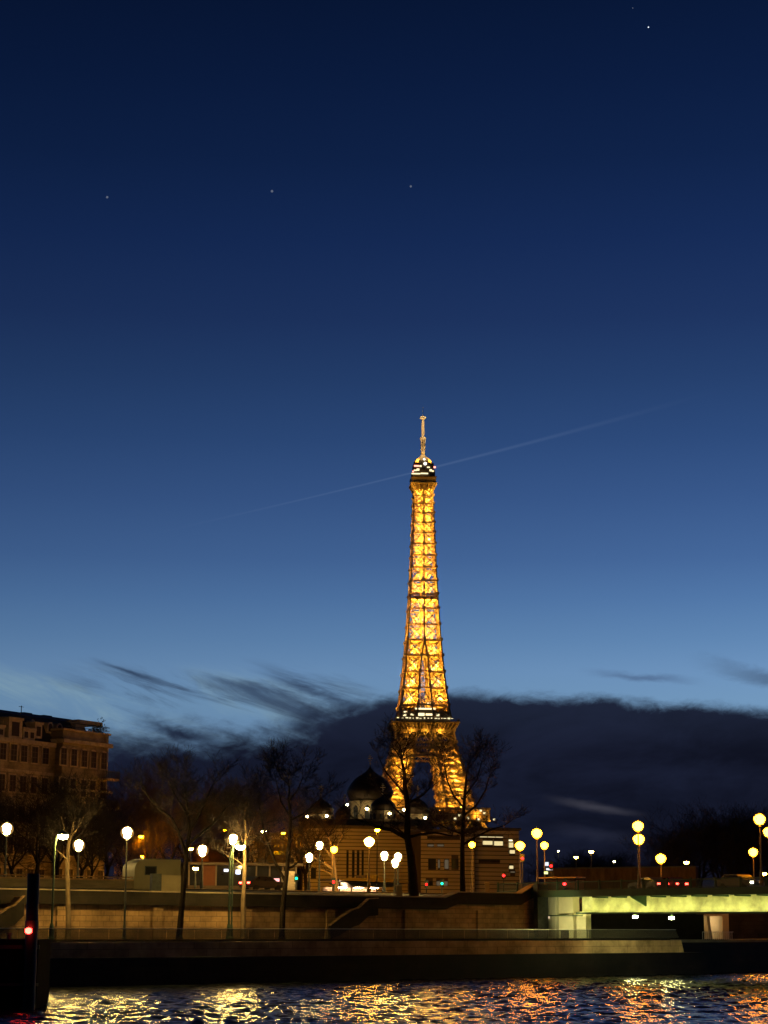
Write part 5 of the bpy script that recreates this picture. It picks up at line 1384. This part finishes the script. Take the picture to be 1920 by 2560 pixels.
signal(834, 2205, 215, RED, 'red signal standing in for a car tail light at the left end of the kiosk roof', strength=10)  # signal added in place of a hidden car's tail light
signal(1066, 2211, 215, RED, 'dim red signal standing in for a car tail light right of the big bare tree', strength=4)  # another added signal where a car's tail light would glow
signal(1259, 2189, 215, RED, 'red traffic light right of the pale gate pier', strength=16)
signal(1306, 2146, 216, RED, 'red traffic light right under a sodium lamp', strength=16)
signal(1378, 2165, 210, RED, 'red traffic light beside the bright sign at the bridge end', strength=12)
signal(1411, 2210, 186.5, RED, 'strongest red light at the bridge end by the flat shelter', strength=30)

def shelter():
    F = FR(1340, 192.5, 1440, 189.5); a1 = F.hit(1440, 2200)[0]; zt = F.hit(1345, 2193)[1]; zb = 7.63
    t = thing('bus_shelter', 'low flat roofed shelter with a thin bright roof edge at the bridge end', 'shelter', F.pt(a1/2, 0.8, zb))
    MB().fbox(F, 0, a1, 0, 1.6, zt-0.12, zt).build('roof', mat('shelter roof', (0.5, 0.4, 0.28), 0.5, 0.1, 1), t)
    MB().fbox(F, 0.15, a1-.15, 1.45, 1.5, zb, zt-.122).build('back_panel', mat('shelter panel', (0.16, 0.07, 0.04), 0.4, 0.2, 1), t)
    mb = MB()
    for k in (0.1, a1/2, a1-.2): mb.fbox(F, k, k+.08, 0.1, 0.18, zb, zt-.122)
    mb.build('posts', m_iron, t)
    # lit advertising panel above
    for px, py, w, h, m in ((1367, 2160, 9, 9, 'w'), (1373, 2173, 15, 5, 'w'), (1365, 2182, 9, 6, 'y')):
        p = P(px, py, 212); s = 212/5000
        lb = {2160: 'small square white lit sign, upper one at the bridge end', 2173: 'wide white lit sign under the square one at the bridge end', 2182: 'small yellow lit sign, lowest at the bridge end'}[py]
        tt = thing('lit_sign', lb, 'sign', (p.x, p.y, ground_at(p.x, p.y)), 'lit signs at the bridge end')
        hz = p.z-tt.location.z
        o = MB().box(-w*s/2, w*s/2, -0.06, 0.06, hz-h*s/2, hz+h*s/2).build('panel', emit('white sign', (0.85, 0.9, 1.0), 1.1) if m == 'w' else emit('yellow sign', (0.9, 0.95, 0.3), 2.0)); o.parent = tt
        o = MB().tube([(w*s/2+.1, 0, 0), (w*s/2+.1, 0, hz+h*s/2)], 0.05, 6).build('post', m_iron); o.parent = tt
shelter()

def car(x, y, z, rot, col, label, front=False, group='cars on the bridge and quay', rear=True, st=25):
    t = thing('car', label, 'car', (x, y, z), group, rotz=rot)
    paint = mat('car paint %.2f %.2f %.2f' % col, col, 0.5, 0.05, 1, 0.0, spec=0.3)
    # side profile in local x (length) / z
    pr = [(-2.1, 0.35), (2.1, 0.35), (2.15, 0.7), (2.0, 0.88), (1.1, 0.98), (0.45, 1.42), (-1.1, 1.45), (-1.85, 1.0), (-2.1, 0.92)]
    F = Frame((0, 0), (1, 0))
    o = MB().prism(F, pr, -0.86, 0.86).build('body', paint); o.parent = t
    gl = MB().prism(F, [(0.95, 0.99), (0.42, 1.36), (-1.05, 1.39), (-1.6, 1.02)], -0.875, 0.875).build('window', m_glassd); gl.parent = t
    for sx in (-1.35, 1.3):
        for sy in (-0.8, 0.8):
            w = MB(); m0 = MB().lathe((0, 0, 0), [(0.31, -0.1), (0.33, -0.06), (0.33, 0.06), (0.31, 0.1)], 14)
            w.v = [(sx+a, sy+c, 0.33+b) for a, b, c in m0.v]; w.f = m0.f
            o = w.build('wheel', mat('tyre', (0.02, 0.02, 0.02), 0.9, 0.1, 1)); o.parent = t
    for sy in (-0.62, 0.62):
        o = MB().box(-2.17, -2.08, sy-0.16, sy+0.16, 0.72, 0.88).build('tail_light', emit('tail light', (1, 0.05, 0.03), st)); o.parent = t
        o = MB().box(2.08, 2.2, sy-0.16, sy+0.16, 0.6, 0.76).build('headlight', emit('headlight', (1, 0.9, 0.65), 60)); o.parent = t
def cars():
    rb = math.atan2(-0.83, 0.56)
    # on the bridge: driving away from or towards the left bank
    for px, b, rot, col, lb in ((1622, 14.0, rb+math.pi, (0.03, 0.03, 0.035), 'dark car with red tail lights on the bridge under the stacked sodium lamps'),
                                (1668, 15.5, rb+math.pi, (0.05, 0.02, 0.02), 'dark red car far across the bridge deck'),
                                (1850, 12.0, rb, (0.05, 0.05, 0.05), 'dark car with headlights towards the right of the bridge')):
        a = BF.hit(px, 2215, b)[0]; q = BF.pt(a, b, 7.63)
        car(q[0], q[1], q[2], rot, col, lb)
    ra = math.atan2(0.664, 0.747)
    for px, col, lb, rot in ((655, (0.012, 0.012, 0.012), 'black car in front of the glass pavilion', ra),):
        F = Frame(QF.pt(0, 29.5, 0)[:2], QF.d); a = F.hit(px, 2210)[0]; q = F.pt(a, 0, 7.51)
        car(q[0], q[1], q[2], rot, col, lb)
cars()

def stars():
    m = emit('star light', (0.5, 0.6, 0.85), 0.22); m2 = emit('bright star', (0.8, 0.9, 1.0), 1.6)
    for px, py, r, mm, lb in ((1621, 68, 7, m2, 'bright star at the upper right of the sky'), (268, 493, 13, m, 'faint star high at left'), (680, 478, 14, m, 'faint star between the other two faint ones'),
                          (1027, 466, 12, m, 'faint star high above the tower'), (1582, 20, 6, m, 'very faint star just above the bright one')):
        p = P(px, py, 20000)
        MB().lathe((0, 0, 0), [(0.05*r, -r), (0.7*r, -0.7*r), (r, 0), (0.7*r, 0.7*r), (0.05*r, r)], 8).build('star', mm, loc=p, label=lb, cat='star', group='stars in the evening sky')
stars()

def pile():
    D = 108.0
    c = P(80, 2300, D); s = D/5000
    # leaning slightly like the photograph's mooring post
    t = thing('mooring_pile', 'black mooring pile with a red lamp standing at the left edge', 'mooring pile', (c.x, c.y, 0))
    zt = P(83, 2184, D).z
    bm = mat('black pile paint', (0.012, 0.013, 0.016), 0.5, 0.2, 2)
    o = MB().lathe((0, 0, 0), [(0.33, -2), (0.33, zt-0.06), (0.30, zt), ], 20).build('shaft', bm, smooth=False); o.parent = t
    o = MB().lathe((0, 0, 0), [(0.36, 4.2), (0.36, 4.6)], 20).build('collar', m_iron); o.parent = t
    r = P(75, 2327, D); 
    o = MB().lathe((r.x-c.x, -0.45, r.z), [(0.05, -.16), (0.18, -.08), (0.18, .10), (0.05, .16)], 10).build('red_lamp', emit('pile red lamp', (1, 0.03, 0.02), 25)); o.parent = t
    o = MB().box(r.x-c.x-.06, r.x-c.x+.06, -0.36, -0.2, r.z-.18, r.z-.1).build('lamp_bracket', m_iron); o.parent = t
    # pontoon
    L_, R_x = P(-160, 2420, D).x, P(88, 2420, D).x
    t = thing('pontoon', 'black pontoon hull in the lower left corner behind the pile', 'pontoon', (R_x-4, D+4, 0))
    z1 = P(40, 2348, D+1.5).z
    pm = mat('pontoon black steel', (0.004, 0.0035, 0.003), 0.95, 0.3, 1, spec=0.02)
    F = Frame((L_, D+0.6), (1, 0.03)); ln = R_x-L_
    MB().prism(F, [(0, -0.8), (ln-0.3, -0.8), (ln, 0.4), (ln, z1), (0, z1)], 0, 5).build('hull', pm, t)
    MB().fbox(F, 0, ln+0.06, -0.08, 0, z1-0.5, z1-0.3).fbox(F, 0, ln+.06, -0.08, 0, 1.2, 1.35).build('rubbing_strake', m_iron, t)
    mb = MB()
    for k in range(4): mb.lathe((*F.pt(1.0+k*1.3, 0.4, 0)[:2], z1), [(0.12, 0), (0.12, .25), (0.2, .27), (0.2, .34)], 8)
    mb.build('bollard_row', m_iron, t)
pile()
